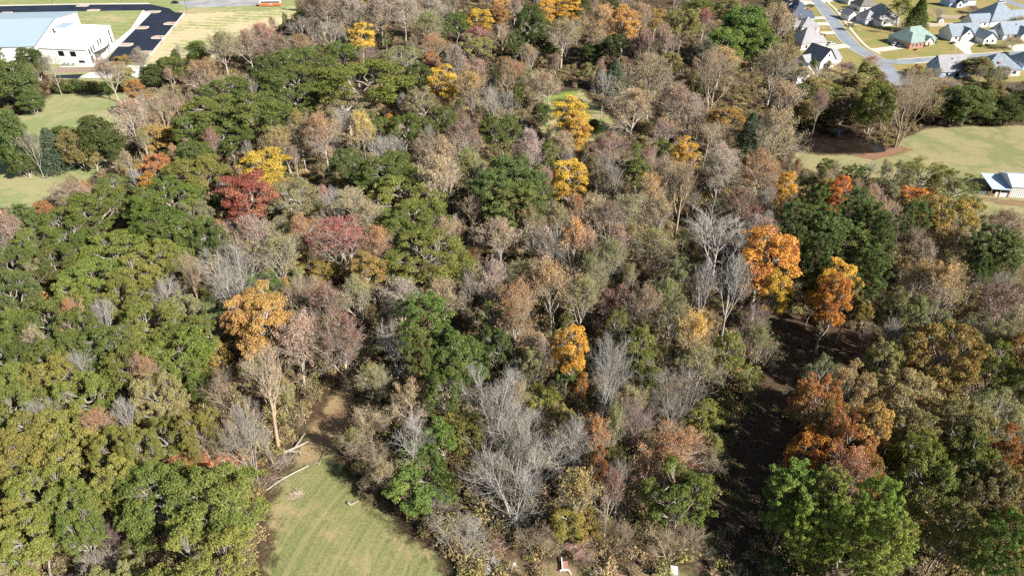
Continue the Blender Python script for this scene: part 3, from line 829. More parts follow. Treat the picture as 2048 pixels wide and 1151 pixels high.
CAT = '''
D 30 165 95 100 g2|D 68 127 52 70 g2|B 103 135 34 60 ga|H 118 172 34 24 g2|H 148 170 34 26 g2|H 182 174 36 24 g2|H 214 174 34 26 g1|S 218 142 44 62 mv|R 243 126 34 28 y2|S 278 122 34 34 mv
D 340 140 52 60 g1|D 305 152 44 50 g2|D 251 156 38 55 ol|D 396 108 50 52 g2|S 443 92 56 60 ol|S 530 76 52 60 rd|S 496 90 48 60 pk|S 556 92 48 56 mr|W 405 152 80 66 ru|T 272 188 36 52 ru
B 293 216 36 62 ga|S 258 240 60 84 pk|B 320 226 62 84 gt|B 352 214 68 84 gt|O 455 190 92 62 g1|B 510 182 28 42 ga|O 432 232 112 92 g1|O 510 245 112 100 g1|O 455 278 102 72 g1|O 393 266 74 72 g1
D 310 276 64 64 y2|D 20 285 84 132 g2|B 62 292 30 74 ga|C 102 300 64 86 bl|D 155 300 56 86 ol|D 207 280 80 108 g2|R 312 342 58 70 ru|S 420 290 28 52 mr|B 500 312 30 40 ga|T 535 342 82 70 y1
O 388 318 72 50 g1|S 640 18 64 72 mr|S 700 20 62 62 mv|S 760 28 62 64 mv|S 806 30 56 64 mv|S 852 22 56 60 mv|R 716 36 26 30 gy|O 626 36 66 32 g1|D 577 54 28 30 g2|B 602 56 44 50 ga
B 660 72 64 62 ga|D 577 88 32 36 bl|S 606 94 38 42 ru|T 721 78 48 56 y1|S 855 52 54 60 gy|O 913 52 52 56 g2|T 958 45 44 42 y1|S 961 77 46 44 rd|B 1002 74 58 58 gt|T 996 32 46 52 ru
O 952 102 64 62 ol|R 1003 12 34 30 o2|S 1028 16 30 40 pk|T 1092 28 34 24 y1|O 1060 46 54 72 g2|O 1031 97 40 48 g2|S 1061 112 30 40 tn|B 887 42 48 52 ga|O 598 124 102 52 g1|O 690 112 64 38 g1
O 535 143 64 52 g2|B 742 118 64 44 gm|A 807 124 88 66 g4|O 727 174 168 100 g3|O 586 174 122 82 g1|O 640 142 64 52 g1|O 597 206 84 62 g1|O 530 236 112 92 g1|O 834 160 64 52 g2|A 840 208 68 70 g4
T 886 174 54 72 y1|S 943 176 48 66 o2|V 993 206 62 72 gw|S 872 93 52 52 ru|S 905 124 44 70 mv|T 866 130 32 36 ru|S 955 146 44 52 pk|S 1014 146 54 62 ru|A 1046 162 44 44 g4|S 1079 165 44 44 tn
A 697 222 112 44 g4|L 597 262 36 84 y2|S 570 286 64 62 y2|S 645 270 68 88 ru|B 693 252 48 88 gw|S 725 264 44 64 y1|O 760 264 44 44 g1|O 812 262 64 62 g1|O 882 256 78 54 g1|R 783 252 22 26 or
W 930 268 68 78 mr|O 1005 268 78 82 g1|S 938 326 46 60 gy|O 700 338 68 58 g2|O 795 338 64 50 g1|B 757 306 62 62 gw|B 787 302 44 56 gw|U 845 316 40 80 gt|S 885 312 62 82 tn|B 855 282 34 44 ga
T 1120 18 68 42 y1|O 1070 62 62 72 g2|S 1124 72 58 62 ol|O 1160 20 42 52 g2|S 1195 44 48 62 o2|T 1240 52 58 72 o2|S 1192 78 44 44 tn|R 1247 78 32 36 y1|S 1278 38 44 62 tn|T 1310 40 34 52 y2
R 1286 68 18 28 or|O 1366 58 68 82 ol|S 1408 40 38 38 rd|D 1482 66 96 112 gb|D 1448 96 78 90 gb|D 1514 96 78 90 gb|R 1526 30 20 28 y2|S 1556 46 54 82 tn|S 1300 88 34 62 pk|S 1340 82 38 70 pk|B 1408 96 34 54 ga|O 1238 98 58 52 g2
S 1272 96 34 44 pk|R 1183 146 38 42 ol|C 1230 152 48 62 bl|B 1206 178 34 74 gw|W 1303 152 94 92 br|V 1432 152 92 112 gt|S 1440 122 70 56 y2|W 1265 216 88 82 tn|S 1345 206 72 82 pk|S 1378 220 62 66 mv
W 1328 262 56 54 pk|B 1413 278 112 74 gt|T 1450 246 68 58 y2|C 1497 272 54 88 bl|S 1552 126 72 92 ol|S 1570 192 62 72 tn|W 1548 260 78 92 tn|W 1515 332 82 54 ru|S 1443 322 62 72 mv|T 1140 236 68 56 y1
T 1150 266 54 44 y1|W 1221 298 90 64 mr|T 1322 312 48 54 gy|T 1367 320 48 58 y1|S 1296 326 46 54 pk|D 1083 230 38 54 g2|D 1186 256 28 36 g2|S 1030 150 40 54 ru|R 1044 92 36 44 g2|W 1097 174 54 32 tn
S 1062 302 58 82 mv|T 1100 314 28 52 g3|S 1120 292 42 60 tn|W 1742 122 32 36 ru h=7|R 1740 152 42 60 g3 h=9|D 1752 216 74 112 g3|D 1713 174 62 60 ol|V 1823 198 92 132 gt|S 1846 166 54 46 y2|D 1888 202 44 62 y2
D 1936 208 88 82 g2|D 1980 187 48 62 ol|D 2024 218 66 54 g2|B 2028 176 44 34 ga h=7|D 1955 136 54 52 ol h=10|W 1896 164 52 30 tn h=5|W 1686 132 44 28 pk h=5|D 1632 182 62 62 ol|D 1606 192 44 52 g2|S 1640 206 28 62 pk
D 1665 192 44 52 gy|R 1803 20 42 44 gy|C 1836 30 46 62 g2|B 1880 26 38 46 ga h=8|B 1787 50 32 40 ga h=7|R 1621 13 14 13 g2 h=3|W 2042 40 34 26 tn h=6|W 2028 82 42 32 tn h=6|S 1946 18 26 20 mr h=4|H 1867 84 14 6 g2 h=1.5
O 392 352 104 68 gy|R 300 376 40 30 or|A 233 372 74 54 g1|S 127 384 50 44 pk|R 162 378 30 30 ru|R 86 422 36 46 ru|P 49 438 48 56 gd|W 16 466 60 84 pk|O 195 420 118 94 g1|O 120 452 74 74 g1
O 140 490 82 62 g1|O 331 410 124 64 g1|T 490 398 96 112 rd|S 502 470 80 84 pk|A 592 400 98 92 g4|O 322 460 104 74 g1|O 376 476 94 74 g1|O 422 488 56 50 g2|A 395 440 64 44 g4|O 74 496 94 64 g1
O 121 532 84 54 g1|O 24 540 90 94 g1|A 66 552 64 52 g4|O 230 516 136 84 gy|O 312 532 104 84 gy|O 190 572 124 92 gy|O 272 565 84 64 gy|O 256 610 94 64 gy|O 166 606 94 64 gy|O 24 602 96 112 g2
R 84 614 52 56 o2|B 378 546 54 92 gt|V 455 562 114 142 gw|A 526 584 78 66 gq|T 532 620 70 86 o2|T 484 648 62 72 o2|S 556 516 72 92 ol|A 370 624 64 62 g4|W 704 410 96 74 tn|S 738 432 52 62 tn
W 612 466 78 62 ru|B 664 406 36 76 gw|S 692 484 88 104 rd|S 752 492 54 64 ru|T 742 546 68 94 y2|R 612 530 68 62 y2|R 650 552 54 62 y2|O 785 360 124 82 g1|O 812 402 144 94 g3|O 830 456 112 72 g1
O 798 472 64 62 g1|O 858 532 154 104 g3|R 908 546 30 34 mr|S 885 364 72 102 tn|L 940 346 44 62 yg|P 1018 358 104 62 gd|P 1030 412 104 64 gq|P 985 382 74 50 gd|P 1060 388 64 56 gd|B 946 426 58 62 gt
S 1000 476 84 84 pk|W 893 470 74 58 tn|S 1070 452 44 54 y2|S 1088 366 34 74 pk|S 1040 560 68 74 yg|S 972 562 54 94 mv|B 1080 500 54 84 ga|S 798 600 64 62 mv|W 885 596 84 72 tn|B 940 584 44 52 ga
P 852 650 100 86 gq|S 713 600 62 72 ol|S 640 616 74 74 mr|B 590 592 62 72 gt|T 1143 362 66 64 y1|T 1275 346 54 50 gy|S 1281 386 54 54 o2|B 1204 350 36 92 ga|U 1230 372 36 84 ga|L 1216 372 26 60 ol
U 1330 356 54 104 gt|U 1366 372 48 112 gt|S 1437 346 72 92 mv|W 1514 350 86 72 ru|T 1571 388 38 62 y1|B 1540 402 36 64 ga|W 1487 412 74 62 mr|R 1500 436 48 38 rd|W 1578 420 40 30 mr|B 1437 482 150 120 gw
T 1530 528 104 172 or|T 1550 590 54 84 y1|S 1522 478 54 46 pk|S 1263 420 68 72 g4|S 1320 430 48 64 tn|S 1118 436 48 66 ol|L 1160 432 38 54 ru|S 1190 430 48 62 tn|S 1220 442 42 54 pk|S 1310 500 78 78 yg
L 1245 490 44 60 pk|L 1177 492 38 62 pk|L 1148 484 38 58 o2|V 1112 506 52 74 gw|L 1088 496 38 72 mv|S 1218 520 62 62 g3|S 1183 552 62 72 g3|S 1105 572 68 82 o2|S 1160 600 56 82 yg|S 1030 612 74 92 ru
W 1230 606 68 64 mr|S 1286 610 56 62 br|A 1352 558 72 62 g4|B 1384 586 62 72 gt|S 1325 596 52 66 gy|A 1345 632 64 52 g4|U 1408 582 42 124 gw|U 1465 572 46 134 gw|W 1428 624 62 34 y2 h=6|P 1710 352 48 48 gd h=10
A 1790 358 62 52 g4|A 1850 356 94 62 g3|A 1906 380 82 82 gy|A 1936 432 54 82 gy|T 1645 392 42 42 y2|T 1673 396 38 46 or|R 1831 399 54 46 or|O 1893 432 104 82 y2|W 1740 394 72 28 pk h=5|O 1627 406 44 34 g1
P 1592 446 62 58 gd|P 1640 456 58 54 gd|P 1705 422 62 48 gd|P 1732 446 62 52 gd|P 1822 438 48 48 gd|P 1770 472 48 62 gd|P 1686 494 104 84 gd|P 1598 496 54 82 gd|P 1632 522 54 74 gd|P 1740 546 62 74 gd
P 1766 506 44 62 gd|W 1766 430 78 62 pk|B 1816 488 72 68 gt|R 1857 456 28 32 rd|L 1847 522 34 82 pk|S 1888 492 72 68 y2|W 1914 526 72 62 tn|W 2010 456 88 54 mr|P 1970 500 74 82 gd|P 2002 508 54 62 gd
A 2026 516 50 82 g3|O 1958 546 44 50 g1|S 1890 582 62 62 o2|S 1834 566 72 72 y2|B 1990 582 72 62 ga|T 1677 574 64 56 y1|T 1664 606 54 54 or|R 1624 606 24 28 y1|T 1700 602 34 54 yg|W 2030 606 84 44 mr
O 95 662 114 84 g1|O 30 676 84 84 g1|O 165 678 84 74 g1|O 225 710 114 94 g1|O 120 722 94 72 g1|O 28 736 94 72 g2|O 305 666 124 74 gy|O 370 680 104 64 g3|O 355 722 134 64 g3|A 420 660 74 62 g4
O 265 757 104 84 g3|O 112 772 104 74 gy|O 30 780 94 84 gy|O 183 806 104 74 g3|O 45 832 104 74 gy|O 320 812 84 72 ol|T 525 662 96 92 o2|R 445 706 44 34 y2|S 592 694 84 108 pk|U 523 772 74 154 gt
W 415 770 74 54 ru h=6|B 460 780 74 74 gt|V 487 872 94 112 ga|R 280 868 64 54 y2|A 340 880 64 58 gy|O 402 868 74 54 gy|O 135 880 114 84 yg|P 850 706 58 70 gq|B 790 702 84 94 gw|T 978 656 58 94 gb
O 925 726 112 114 g1|O 890 792 74 84 g1|O 990 706 62 62 g2|S 677 682 78 114 mr|S 755 758 54 84 yg h=12|W 822 806 78 78 tn h=13|W 737 850 88 68 tn h=9|R 925 866 88 84 yg|R 880 886 64 92 gb|V 985 796 114 104 gw
B 822 882 74 94 gw|R 1082 806 68 54 gy|A 1062 746 62 72 g4|S 1030 652 84 114 ru|L 1088 702 34 62 pk|T 1136 706 58 62 y1|R 1133 746 44 42 gb|R 1160 776 24 44 or|V 1200 746 104 162 gw|T 1283 706 58 112 gy
T 1283 766 54 60 g3|A 1340 656 62 52 g4|S 1395 672 58 54 y1|T 1462 712 54 98 yg|W 1400 728 92 62 ol|B 1500 652 62 82 gm|S 1528 692 54 62 gy|V 1352 792 104 104 ga|B 1290 762 44 84 ga|R 1412 842 78 68 g3
W 1265 806 72 54 ol|B 1278 856 82 54 gm|V 1030 882 104 114 gw|V 1140 876 94 124 gw|L 1195 886 42 58 ru|L 1224 862 34 54 yg|W 1355 886 104 84 ru|A 1640 766 64 54 g4 h=16|A 1700 788 84 74 tn h=20|R 1732 776 44 48 ru
O 1633 826 94 94 ru h=19|R 1818 776 58 48 or|O 1805 816 114 94 tn|O 1880 722 134 114 y2 h=21|A 1850 660 84 64 g4 h=19|A 1945 682 64 64 g4|A 1983 692 64 74 g4|W 2000 626 114 64 mr|S 2032 660 54 64 tn|O 2036 722 58 84 y2
O 2028 786 64 74 g3|O 1980 756 84 64 g3|A 1982 840 104 94 g4|O 1908 862 104 84 ol|B 1722 686 48 78 gm|O 1805 640 84 70 ol h=20|O 1770 735 70 60 ol h=17|U 1780 692 36 104 ga|R 1728 632 32 28 y2|O 70 890 134 104 yg|O 40 936 114 84 yg|O 150 916 114 64 yg
O 100 1000 114 84 yg|O 140 1032 104 84 g3|O 28 1056 94 84 yg|O 62 1096 114 64 yg|O 168 1072 74 74 g3|O 226 910 84 74 yg|O 280 912 74 84 yg|O 240 976 94 84 yg|R 262 1032 44 44 o2|O 335 1000 160 160 g3
O 435 1022 174 166 g3|W 378 936 94 50 or h=7|W 438 946 84 64 or h=7|R 462 976 64 54 ru h=6|K 215 1066 74 84 gm|B 180 1138 90 50 ga h=9|O 415 1148 164 74 gy|R 845 968 118 128 gb h=9|R 836 900 64 74 gb|K 872 996 64 54 gw
K 915 1062 104 44 gw|K 735 905 90 80 gt|K 748 956 64 54 gt|V 1030 952 172 170 gw|L 1155 1000 62 94 y2|T 1136 1048 64 84 yg h=10|R 1170 1056 58 64 y2 h=8|T 1190 936 34 72 ru|L 1218 990 38 60 mr|B 1238 960 54 94 ga
W 1337 932 144 104 ru|O 1360 996 124 84 g3|K 1230 1062 80 54 gt|V 1345 1078 104 84 gt h=9|K 1077 1075 80 50 gt|W 1155 1090 74 30 pk h=3|T 1600 906 58 78 or h=18|A 1655 870 70 70 y2 h=20|O 1682 902 94 84 ru h=20|T 1717 872 64 64 o2|S 1696 946 74 74 ru
B 1748 896 36 68 gw|T 1728 956 44 50 y2|P 1580 986 90 90 gp h=20|P 1664 1006 70 76 gp h=21|P 1600 1062 64 54 gp h=17|P 1672 1066 76 58 gp h=18|P 1756 1022 74 74 gp|P 1776 1106 90 84 gp|P 1972 1092 78 124 gq|O 1820 892 94 74 ol
O 1830 926 94 64 g3|O 1925 946 114 94 g3|O 2012 930 94 94 ru|O 1866 990 104 84 g3|O 1955 1006 94 84 ol|O 2026 1006 84 84 y2|O 1896 1066 94 84 ol|O 2026 1082 84 94 y2|R 1548 1136 60 44 g2 h=5|O 1690 1132 144 64 gy h=9
H 1850 91 10 6 g2 h=1.1|H 1858 90 10 6 g2 h=1.0|H 1907 85 12 7 g2 h=1.4|H 1962 91 12 6 g2 h=1.1|H 1974 89 12 6 g2 h=1.2|H 1646 70 12 8 br h=1.6|H 1990 155 12 6 g1 h=1.1|H 2012 156 12 6 g1 h=1.2|H 1892 160 12 7 ol h=1.3|H 1766 57 12 6 g2 h=1.2|H 1778 56 12 6 ol h=1.2|H 1832 99 9 6 g2 h=1.0|H 1728 25 10 6 g2 h=1.1|R 1700 52 18 20 ol h=4|S 1930 60 22 24 mv h=6|R 2010 110 16 16 g2 h=4|R 1836 138 20 20 ru h=5
D 132 288 50 80 g2|D 46 322 50 66 g2|D 184 312 46 60 ol|D 60 205 46 46 g2|S 150 640 50 60 ru|B 210 640 54 70 gw|S 60 700 44 50 ol|B 160 745 54 60 gw|S 300 745 50 50 ru|B 90 850 60 60 gw|B 250 840 50 56 gw|S 205 868 46 50 ru|B 330 600 50 70 gw|B 270 690 50 60 gw
D 1640 205 60 70 g2|D 1690 212 62 70 ol|D 1735 206 52 72 g3|D 1610 226 50 58 ol|D 1862 214 52 60 ol|D 1906 226 52 48 g2|D 1992 228 62 40 g2|D 2046 206 52 60 g2|S 1610 152 50 50 tn h=12|S 1662 162 50 40 ol h=9|D 1560 70 46 50 ol|D 1400 20 60 44 g1|D 1455 18 50 40 ol|D 1090 90 44 48 g2|D 1340 130 46 50 ol|D 1180 110 44 44 g2
'''
# hand-written labels for trees that stand out: key is 'letter x y'
SPECIAL = {
 'O 727 174': 'huge domed olive-green tree whose crown dwarfs its neighbours in the wood',
 'T 886 174': 'vivid yellow tree standing beside the huge domed olive-green tree',
 'V 993 206': 'silvery white leafless tree with fanned branches between yellow and green crowns',
 'D 1482 66': 'largest bright green crown, standing tall by the slate-roofed houses',
 'B 1206 178': 'dead white snag with a bare trunk at the edge of the small glade',
 'C 1230 152': 'blue-green cone-shaped evergreen behind the white snag at the glade',
 'T 1140 236': 'bright yellow tree leaning over the small sunlit glade',
 'W 1221 298': 'dark maroon-brown spreading tree just in front of the small glade',
 'T 1143 362': 'round golden-yellow tree rising alone among grey leafless trees',
 'T 490 398': 'large crimson-red tree next to a round yellow tree',
 'T 535 342': 'round bright yellow tree touching the large crimson-red tree',
 'V 455 562': 'big white leafless tree with heavy forked limbs beside yellow-green crowns',
 'S 692 484': 'red-pink tree with white limbs showing, backed by a tan crown',
 'T 742 546': 'deep gold tree standing next to the red-pink tree with white limbs',
 'T 525 662': 'soft orange tree beside a pink tree at the head of the clearing',
 'S 592 694': 'pink-red tree with a pale trunk at the head of the clearing',
 'T 1530 528': 'tallest flaming orange tree, next to a sprawling white leafless tree',
 'T 1550 590': 'bright yellow lower tree tucked against the tallest flaming orange tree',
 'B 1437 482': 'sprawling white leafless tree with a wide tangle of branches by the orange tree',
 'T 1677 574': 'yellow-orange tree beside dark pines near the shaded gap',
 'P 852 650': 'rounded bright green pine alone among brown thinning trees',
 'V 1200 746': 'many-stemmed whitish leafless tree fanning out of the brush',
 'T 1462 712': 'narrow yellow and green tree with a white trunk at the shaded gap',
 'V 1030 952': 'largest whitish leafless tree, branching wide beside the vivid green thicket',
 'R 845 968': 'vivid yellow-green thicket bulging into the mown clearing',
 'P 1580 986': 'bright green pine with clustered tufts at the edge of the shaded gap',
 'O 1880 722': 'wide gold-olive tree with a dense lumpy crown',
 'R 1818 776': 'small bright orange crown above tan trees near the shaded gap',
 'O 435 1022': 'very broad olive-green tree overhanging the mown clearing',
 'D 1752 216': 'tall green-gold tree on the bank of the brown pond',
 'V 1823 198': 'leaning grey-tan leafless tree on the bank of the brown pond',
 'C 102 300': 'blue-green cone-shaped evergreen at the edge of the pale green field',
 'R 312 342': 'round rust-brown tree near the corner of the pale green field',
 'R 1831 399': 'compact bright orange tree close to the metal barn',
 'R 908 546': 'small dark maroon tree against an olive-green crown',
 'C 1497 272': 'dense blue-green evergreen column among tan trees near the pond',
 'D 1936 208': 'large dark green tree between the houses and the pasture',
 'U 523 772': 'tall slender leafless tree with a long bare trunk by the clearing',
}
LANDMARKS = [((250, 260), 'the pale green field'), ((640, 900), 'the mown clearing'), ((1680, 285), 'the brown pond'), ((2020, 380), 'the metal barn'), ((1900, 300), 'the pasture'),
 ((1150, 225), 'the small glade'), ((1540, 850), 'the shaded gap'), ((1620, 110), 'the row of houses'), ((1900, 130), 'the houses on the cross street'), ((130, 100), 'the white building'),
 ((450, 70), 'the straw-covered slope'), ((1250, 1130), 'the scattered scrap'), ((560, 930), 'the fallen logs')]
entries = []
for chunk in CAT.replace('\n', '|').split('|'):
    t = chunk.split()
    if len(t) < 6: continue
    h = [float(x[2:]) for x in t[6:] if x.startswith('h=')]
    entries.append((t[0], float(t[1]), float(t[2]), float(t[3]), float(t[4]), t[5], h[0] if h else None))

BARKC = {'O': (186, 178, 164), 'A': (196, 188, 174), 'P': (120, 92, 74), 'C': (96, 82, 70), 'H': (110, 94, 78)}
def solve(K, x, y, w, v, hfix, boost=1.0):
    """base, radius and height of a tree whose crown fills w by v pixels round (x, y)"""
    proto = PROTO[KINDS[K][0]][0]
    cb, hmin = proto['cb'], KINDS[K][3]
    if K in 'OASTWBVULP' and not (x < 270 and y < 560): hmin += 3
    if x < 270 and 360 < y < 480: hmin = 6
    if x > 1580 and y > 600 and K in 'OASTWP': hmin += 3
    h = 14.0
    for _ in range(6):
        zc = h * (1 + cb) / 2
        p, Z = at(x, y, zc), depth_at(x, y, zc)
        R = w / 2 * Z / FPX
        s = (HC - zc) / (p - Vector((0, 0, HC))).length
        hv = v / 2 * Z / FPX
        rz = math.sqrt(max(hv * hv - (R * s) ** 2, (0.55 * R) ** 2)) / math.sqrt(1 - s * s)
        h = hfix or min(max(2 * rz / (1 - cb), hmin) * boost, 27)
    return at(x, y, h * (1 + cb) / 2), R * GROW[K] * (1.06 if boost > 1 else 1), h

PLACED = []        # x, y, radius, height
counter = {}
def plant(K, x, y, R, h, col, label, cat='tree', group=None, rz=None, tilt=None):
    kind, name = KINDS[K][0], KINDS[K][1]
    i = counter.get(kind, 0); counter[kind] = i + 1
    pr = PROTO[kind][(i * 7 + (i // 3)) % len(PROTO[kind])]
    o = link(name, None)
    o.location = (x, y, 0)
    o.rotation_euler = (rng.normal() * 0.03, rng.normal() * 0.03, rng.uniform(0, 6.28) if rz is None else rz)
    if tilt: o.rotation_euler = tilt
    sx = R / pr['R']
    o.scale = (sx * rng.uniform(0.94, 1.06), sx * rng.uniform(0.94, 1.06), h / pr['h'])
    tag(o, label, cat, group)
    c1, c2, _ = COL[col]
    f = rng.uniform(0.84, 1.14) * (1.15 if K in 'SWL' else 1.0)
    jit = np.array([rng.uniform(0.92, 1.08) for _ in range(3)]) * f
    bare = not pr['crown'].materials[0] is LEAF
    bark = np.array(lin(c1 if bare else BARKC.get(K, (206, 194, 178)))) * (0.75 if bare else 0.7)
    tr = link('trunk', pr['trunk'], o)
    tr.color = (*bark, 1)
    cr = link('crown', pr['crown'], o)
    if bare: cr.color = (*bark, 1)
    else:
        cr.color = (*np.clip(np.array(lin(c1)) * jit * LEAF_GAIN, 0, 0.9), 1)
        cr['tint'] = [float(q) for q in np.clip(np.array(lin(c2)) * jit * LEAF_GAIN, 0, 0.9)]
    PLACED.append((x, y, R, h))
    return o
LEAF_GAIN = 0.92

solved = [(e, *solve(*e[:5], e[6], 1.2 if e[5] in ('y1', 'or', 'o2') else 1.0)) for e in entries]
standout = []
for e, p, R, h in solved:
    k = f'{e[0]} {e[1]:.0f} {e[2]:.0f}'
    if k in SPECIAL: standout.append((p.x, p.y, k))
marks = [(at(*q).x, at(*q).y, n) for q, n in LANDMARKS]
def place_words(x, y, skip=None):
    best = min(((math.hypot(x - a, y - b), n) for a, b, n in marks), key=lambda q: q[0])
    st = [(math.hypot(x - a, y - b), SPECIAL[k]) for a, b, k in standout if k != skip]
    s = min(st, key=lambda q: q[0])
    if best[0] < 34 or best[0] < s[0] * 1.2:
        return ('beside ' if best[0] < 24 else 'near ') + best[1]
    short = SPECIAL_SHORT.get(s[1])
    return ('next to ' if s[0] < 14 else 'around ') + short
SPECIAL_SHORT = {}
for k, t in SPECIAL.items():
    K, cx_, cy_ = k.split()
    col = next(e[5] for e in entries if e[0] == K and f'{e[1]:.0f}' == cx_ and f'{e[2]:.0f}' == cy_)
    SPECIAL_SHORT[t] = {'O 727 174': 'the huge domed olive tree', 'T 886 174': 'the vivid yellow tree', 'V 993 206': 'the silvery leafless tree', 'D 1482 66': 'the largest bright green crown',
     'B 1206 178': 'the dead white snag', 'C 1230 152': 'the snag', 'T 1140 236': 'the small glade', 'W 1221 298': 'the dark maroon tree', 'T 1143 362': 'the golden-yellow tree', 'T 490 398': 'the crimson tree',
     'T 535 342': 'the crimson tree', 'V 455 562': 'the white forked tree', 'S 692 484': 'the red-pink tree', 'T 742 546': 'the deep gold tree', 'T 525 662': 'the soft orange tree', 'S 592 694': 'the pink-red tree',
     'T 1530 528': 'the flaming orange tree', 'T 1550 590': 'the flaming orange tree', 'B 1437 482': 'the sprawling white tree', 'T 1677 574': 'the yellow-orange tree', 'P 852 650': 'the lone rounded pine',
     'V 1200 746': 'the many-stemmed whitish tree', 'T 1462 712': 'the narrow white-trunked tree', 'V 1030 952': 'the largest leafless tree', 'R 845 968': 'the vivid green thicket', 'P 1580 986': 'the tufted pine',
     'O 1880 722': 'the wide gold-olive tree', 'R 1818 776': 'the small orange crown', 'O 435 1022': 'the very broad olive tree', 'D 1752 216': 'the brown pond', 'V 1823 198': 'the brown pond',
     'C 102 300': 'the cone-shaped evergreen', 'R 312 342': 'the round rust tree', 'R 1831 399': 'the compact orange tree', 'R 908 546': 'the small maroon tree', 'C 1497 272': 'the evergreen column',
     'D 1936 208': 'the large dark green tree', 'U 523 772': 'the long bare trunk'}[k]
SHORT = {'O': 'broad tree', 'A': 'loose-crowned tree', 'R': 'rounded tree', 'T': 'tall tree', 'D': 'dense tree', 'S': 'thin-leaved tree', 'W': 'spreading tree', 'B': 'leafless tree', 'V': 'forked tree', 'U': 'slender tree', 'L': 'slender tree', 'K': 'shrub', 'P': 'pine', 'C': 'evergreen', 'H': 'shrub'}
def named(items):
    """items: kind, x, y, radius, height, colour. One label each, told apart by place and then by a neighbour"""
    pos = np.array([(q[1], q[2]) for q in items])
    first = []
    for K, x, y, R, h, col in items:
        size = 'towering ' if h > 22 else 'small ' if h < 8 and K not in 'KH' else 'wide ' if R > 7 else ''
        first.append((f'{size}{COL[col][2]} {KINDS[K][2]}', place_words(x, y)))
    out = [f'{a} {b}' for a, b in first]
    for rank in (0, 1, 2):
        seen = {}
        for t in out: seen[t] = seen.get(t, 0) + 1
        for n, (K, x, y, R, h, col) in enumerate(items):
            if seen[out[n]] < 2: continue
            order = np.argsort(np.hypot(*(pos - (x, y)).T))
            nb = [m for m in order if items[m][5] != col or items[m][0] != K]
            m = nb[min(rank, len(nb) - 1)]
            extra = f'beside {"an" if COL[items[m][5]][2][0] in "aeiou" else "a"} {COL[items[m][5]][2]} {SHORT[items[m][0]]}'
            q = f'{first[n][0]} {first[n][1]}, {extra}'
            if len(q.split()) > 16: q = f'{COL[col][2]} {SHORT[K]} {first[n][1]}, {extra}'
            out[n] = q if len(q.split()) <= 16 else out[n]
    return out
cat_items = [(e[0], p.x, p.y, R, h, e[5]) for e, p, R, h in solved]
for (e, p, R, h), lab in zip(solved, named(cat_items)):
    K, col = e[0], e[5]
    k = f'{K} {e[1]:.0f} {e[2]:.0f}'
    cat = 'shrub' if K in 'KH' else 'tree'
    if k in SPECIAL: plant(K, p.x, p.y, R, h, col, SPECIAL[k], cat)
    else: plant(K, p.x, p.y, R, h, col, lab, cat, f'{COL[col][2]} {KINDS[K][2]}s')

# ------------------------------------------------------------------ smaller trees that fill the wood between the catalogued ones
OPEN = [poly_world(q) for q in (CLEARING, WEST_FIELD, EAST_FIELD, GLADE, HOUSING, CHURCH, LANE, POND, SCRAP_YARD)]
def zone_pick(px, py):
    if px < 480 and py > 400: return [('A', 'g3'), ('R', 'ol'), ('B', 'gt'), ('R', 'g1'), ('S', 'ru')]
    if px > 1640 and py > 620: return [('R', 'ol'), ('S', 'tn'), ('A', 'g4'), ('R', 'y2'), ('S', 'ru'), ('B', 'gm')]
    if py < 200: return [('S', 'mv'), ('S', 'ol'), ('B', 'ga'), ('S', 'ru'), ('D', 'g2'), ('D', 'ol'), ('T', 'g1'), ('L', 'pk'), ('L', 'tn'), ('D', 'g3'), ('L', 'gy')]
    if py > 620: return [('S', 'ol'), ('B', 'gw'), ('B', 'ga'), ('W', 'tn'), ('L', 'yg'), ('U', 'gw'), ('S', 'y2'), ('A', 'g4'), ('R', 'ol'), ('A', 'gy'), ('L', 'gy')]
    return [('L', 'tn'), ('S', 'tn'), ('U', 'gw'), ('U', 'gw'), ('B', 'gw'), ('L', 'ol'), ('L', 'o2'), ('S', 'y2'), ('L', 'tn'), ('S', 'g4'), ('S', 'ol'), ('L', 'y2'), ('U', 'gt'), ('L', 'gy'), ('L', 'yg'), ('T', 'g3'), ('L', 'ru'), ('L', 'pk')]
def forest_points(n, lo, hi, margin, height=0.0, closed=OPEN):
    """random places under the trees, given as world points"""
    q = np.column_stack([rng.uniform(-60, 2110, n), rng.uniform(lo, hi, n)])
    P = np.array([at(a, b, height)[:2] for a, b in q])
    ok = np.ones(n, bool)
    for o in closed: ok &= signed_dist(P, o) < -margin
    return q[ok], P[ok]
FILL = 0
fill = []
qs, ps = forest_points(12000, -45, 1190, 1.0, 7.0)
k_ = np.argsort(rng.uniform(size=len(qs)) * (0.35 + 0.65 * np.clip(qs[:, 1] / 600, 0, 1)))
qs, ps = qs[k_], ps[k_]
grid = np.array(PLACED)[:, :3]
fd = [-9 - signed_dist(ps, OPEN[1]), -7 - signed_dist(ps, OPEN[2])]
for n_, ((px_, py_), (x, y)) in enumerate(zip(qs, ps)):
    if FILL >= 560: break
    if py_ > 520 and rng.uniform() < 0.4: continue
    if min(fd[0][n_], fd[1][n_]) < 0: continue
    d = np.hypot(grid[:, 0] - x, grid[:, 1] - y) - grid[:, 2] * 0.6
    if d.min() < 0.45: continue
    pool = zone_pick(px_, py_)
    K, col = pool[rng.integers(len(pool))]
    h = rng.uniform(8.0, 12.5)
    R = rng.uniform(1.8, 2.9) if K not in 'UL' else rng.uniform(1.5, 2.3)
    fill.append((K, x, y, R, h, col))
    grid = np.vstack([grid, (x, y, R)])
    FILL += 1
for (K, x, y, R, h, col), lab in zip(fill, named(cat_items + fill)[len(cat_items):]):
    plant(K, x, y, R, h, col, ('slight ' + lab) if len(lab.split()) < 16 else lab, 'tree', f'slight {COL[col][2]} {KINDS[K][2]}s')
print('trees', len(PLACED), 'fill', FILL)

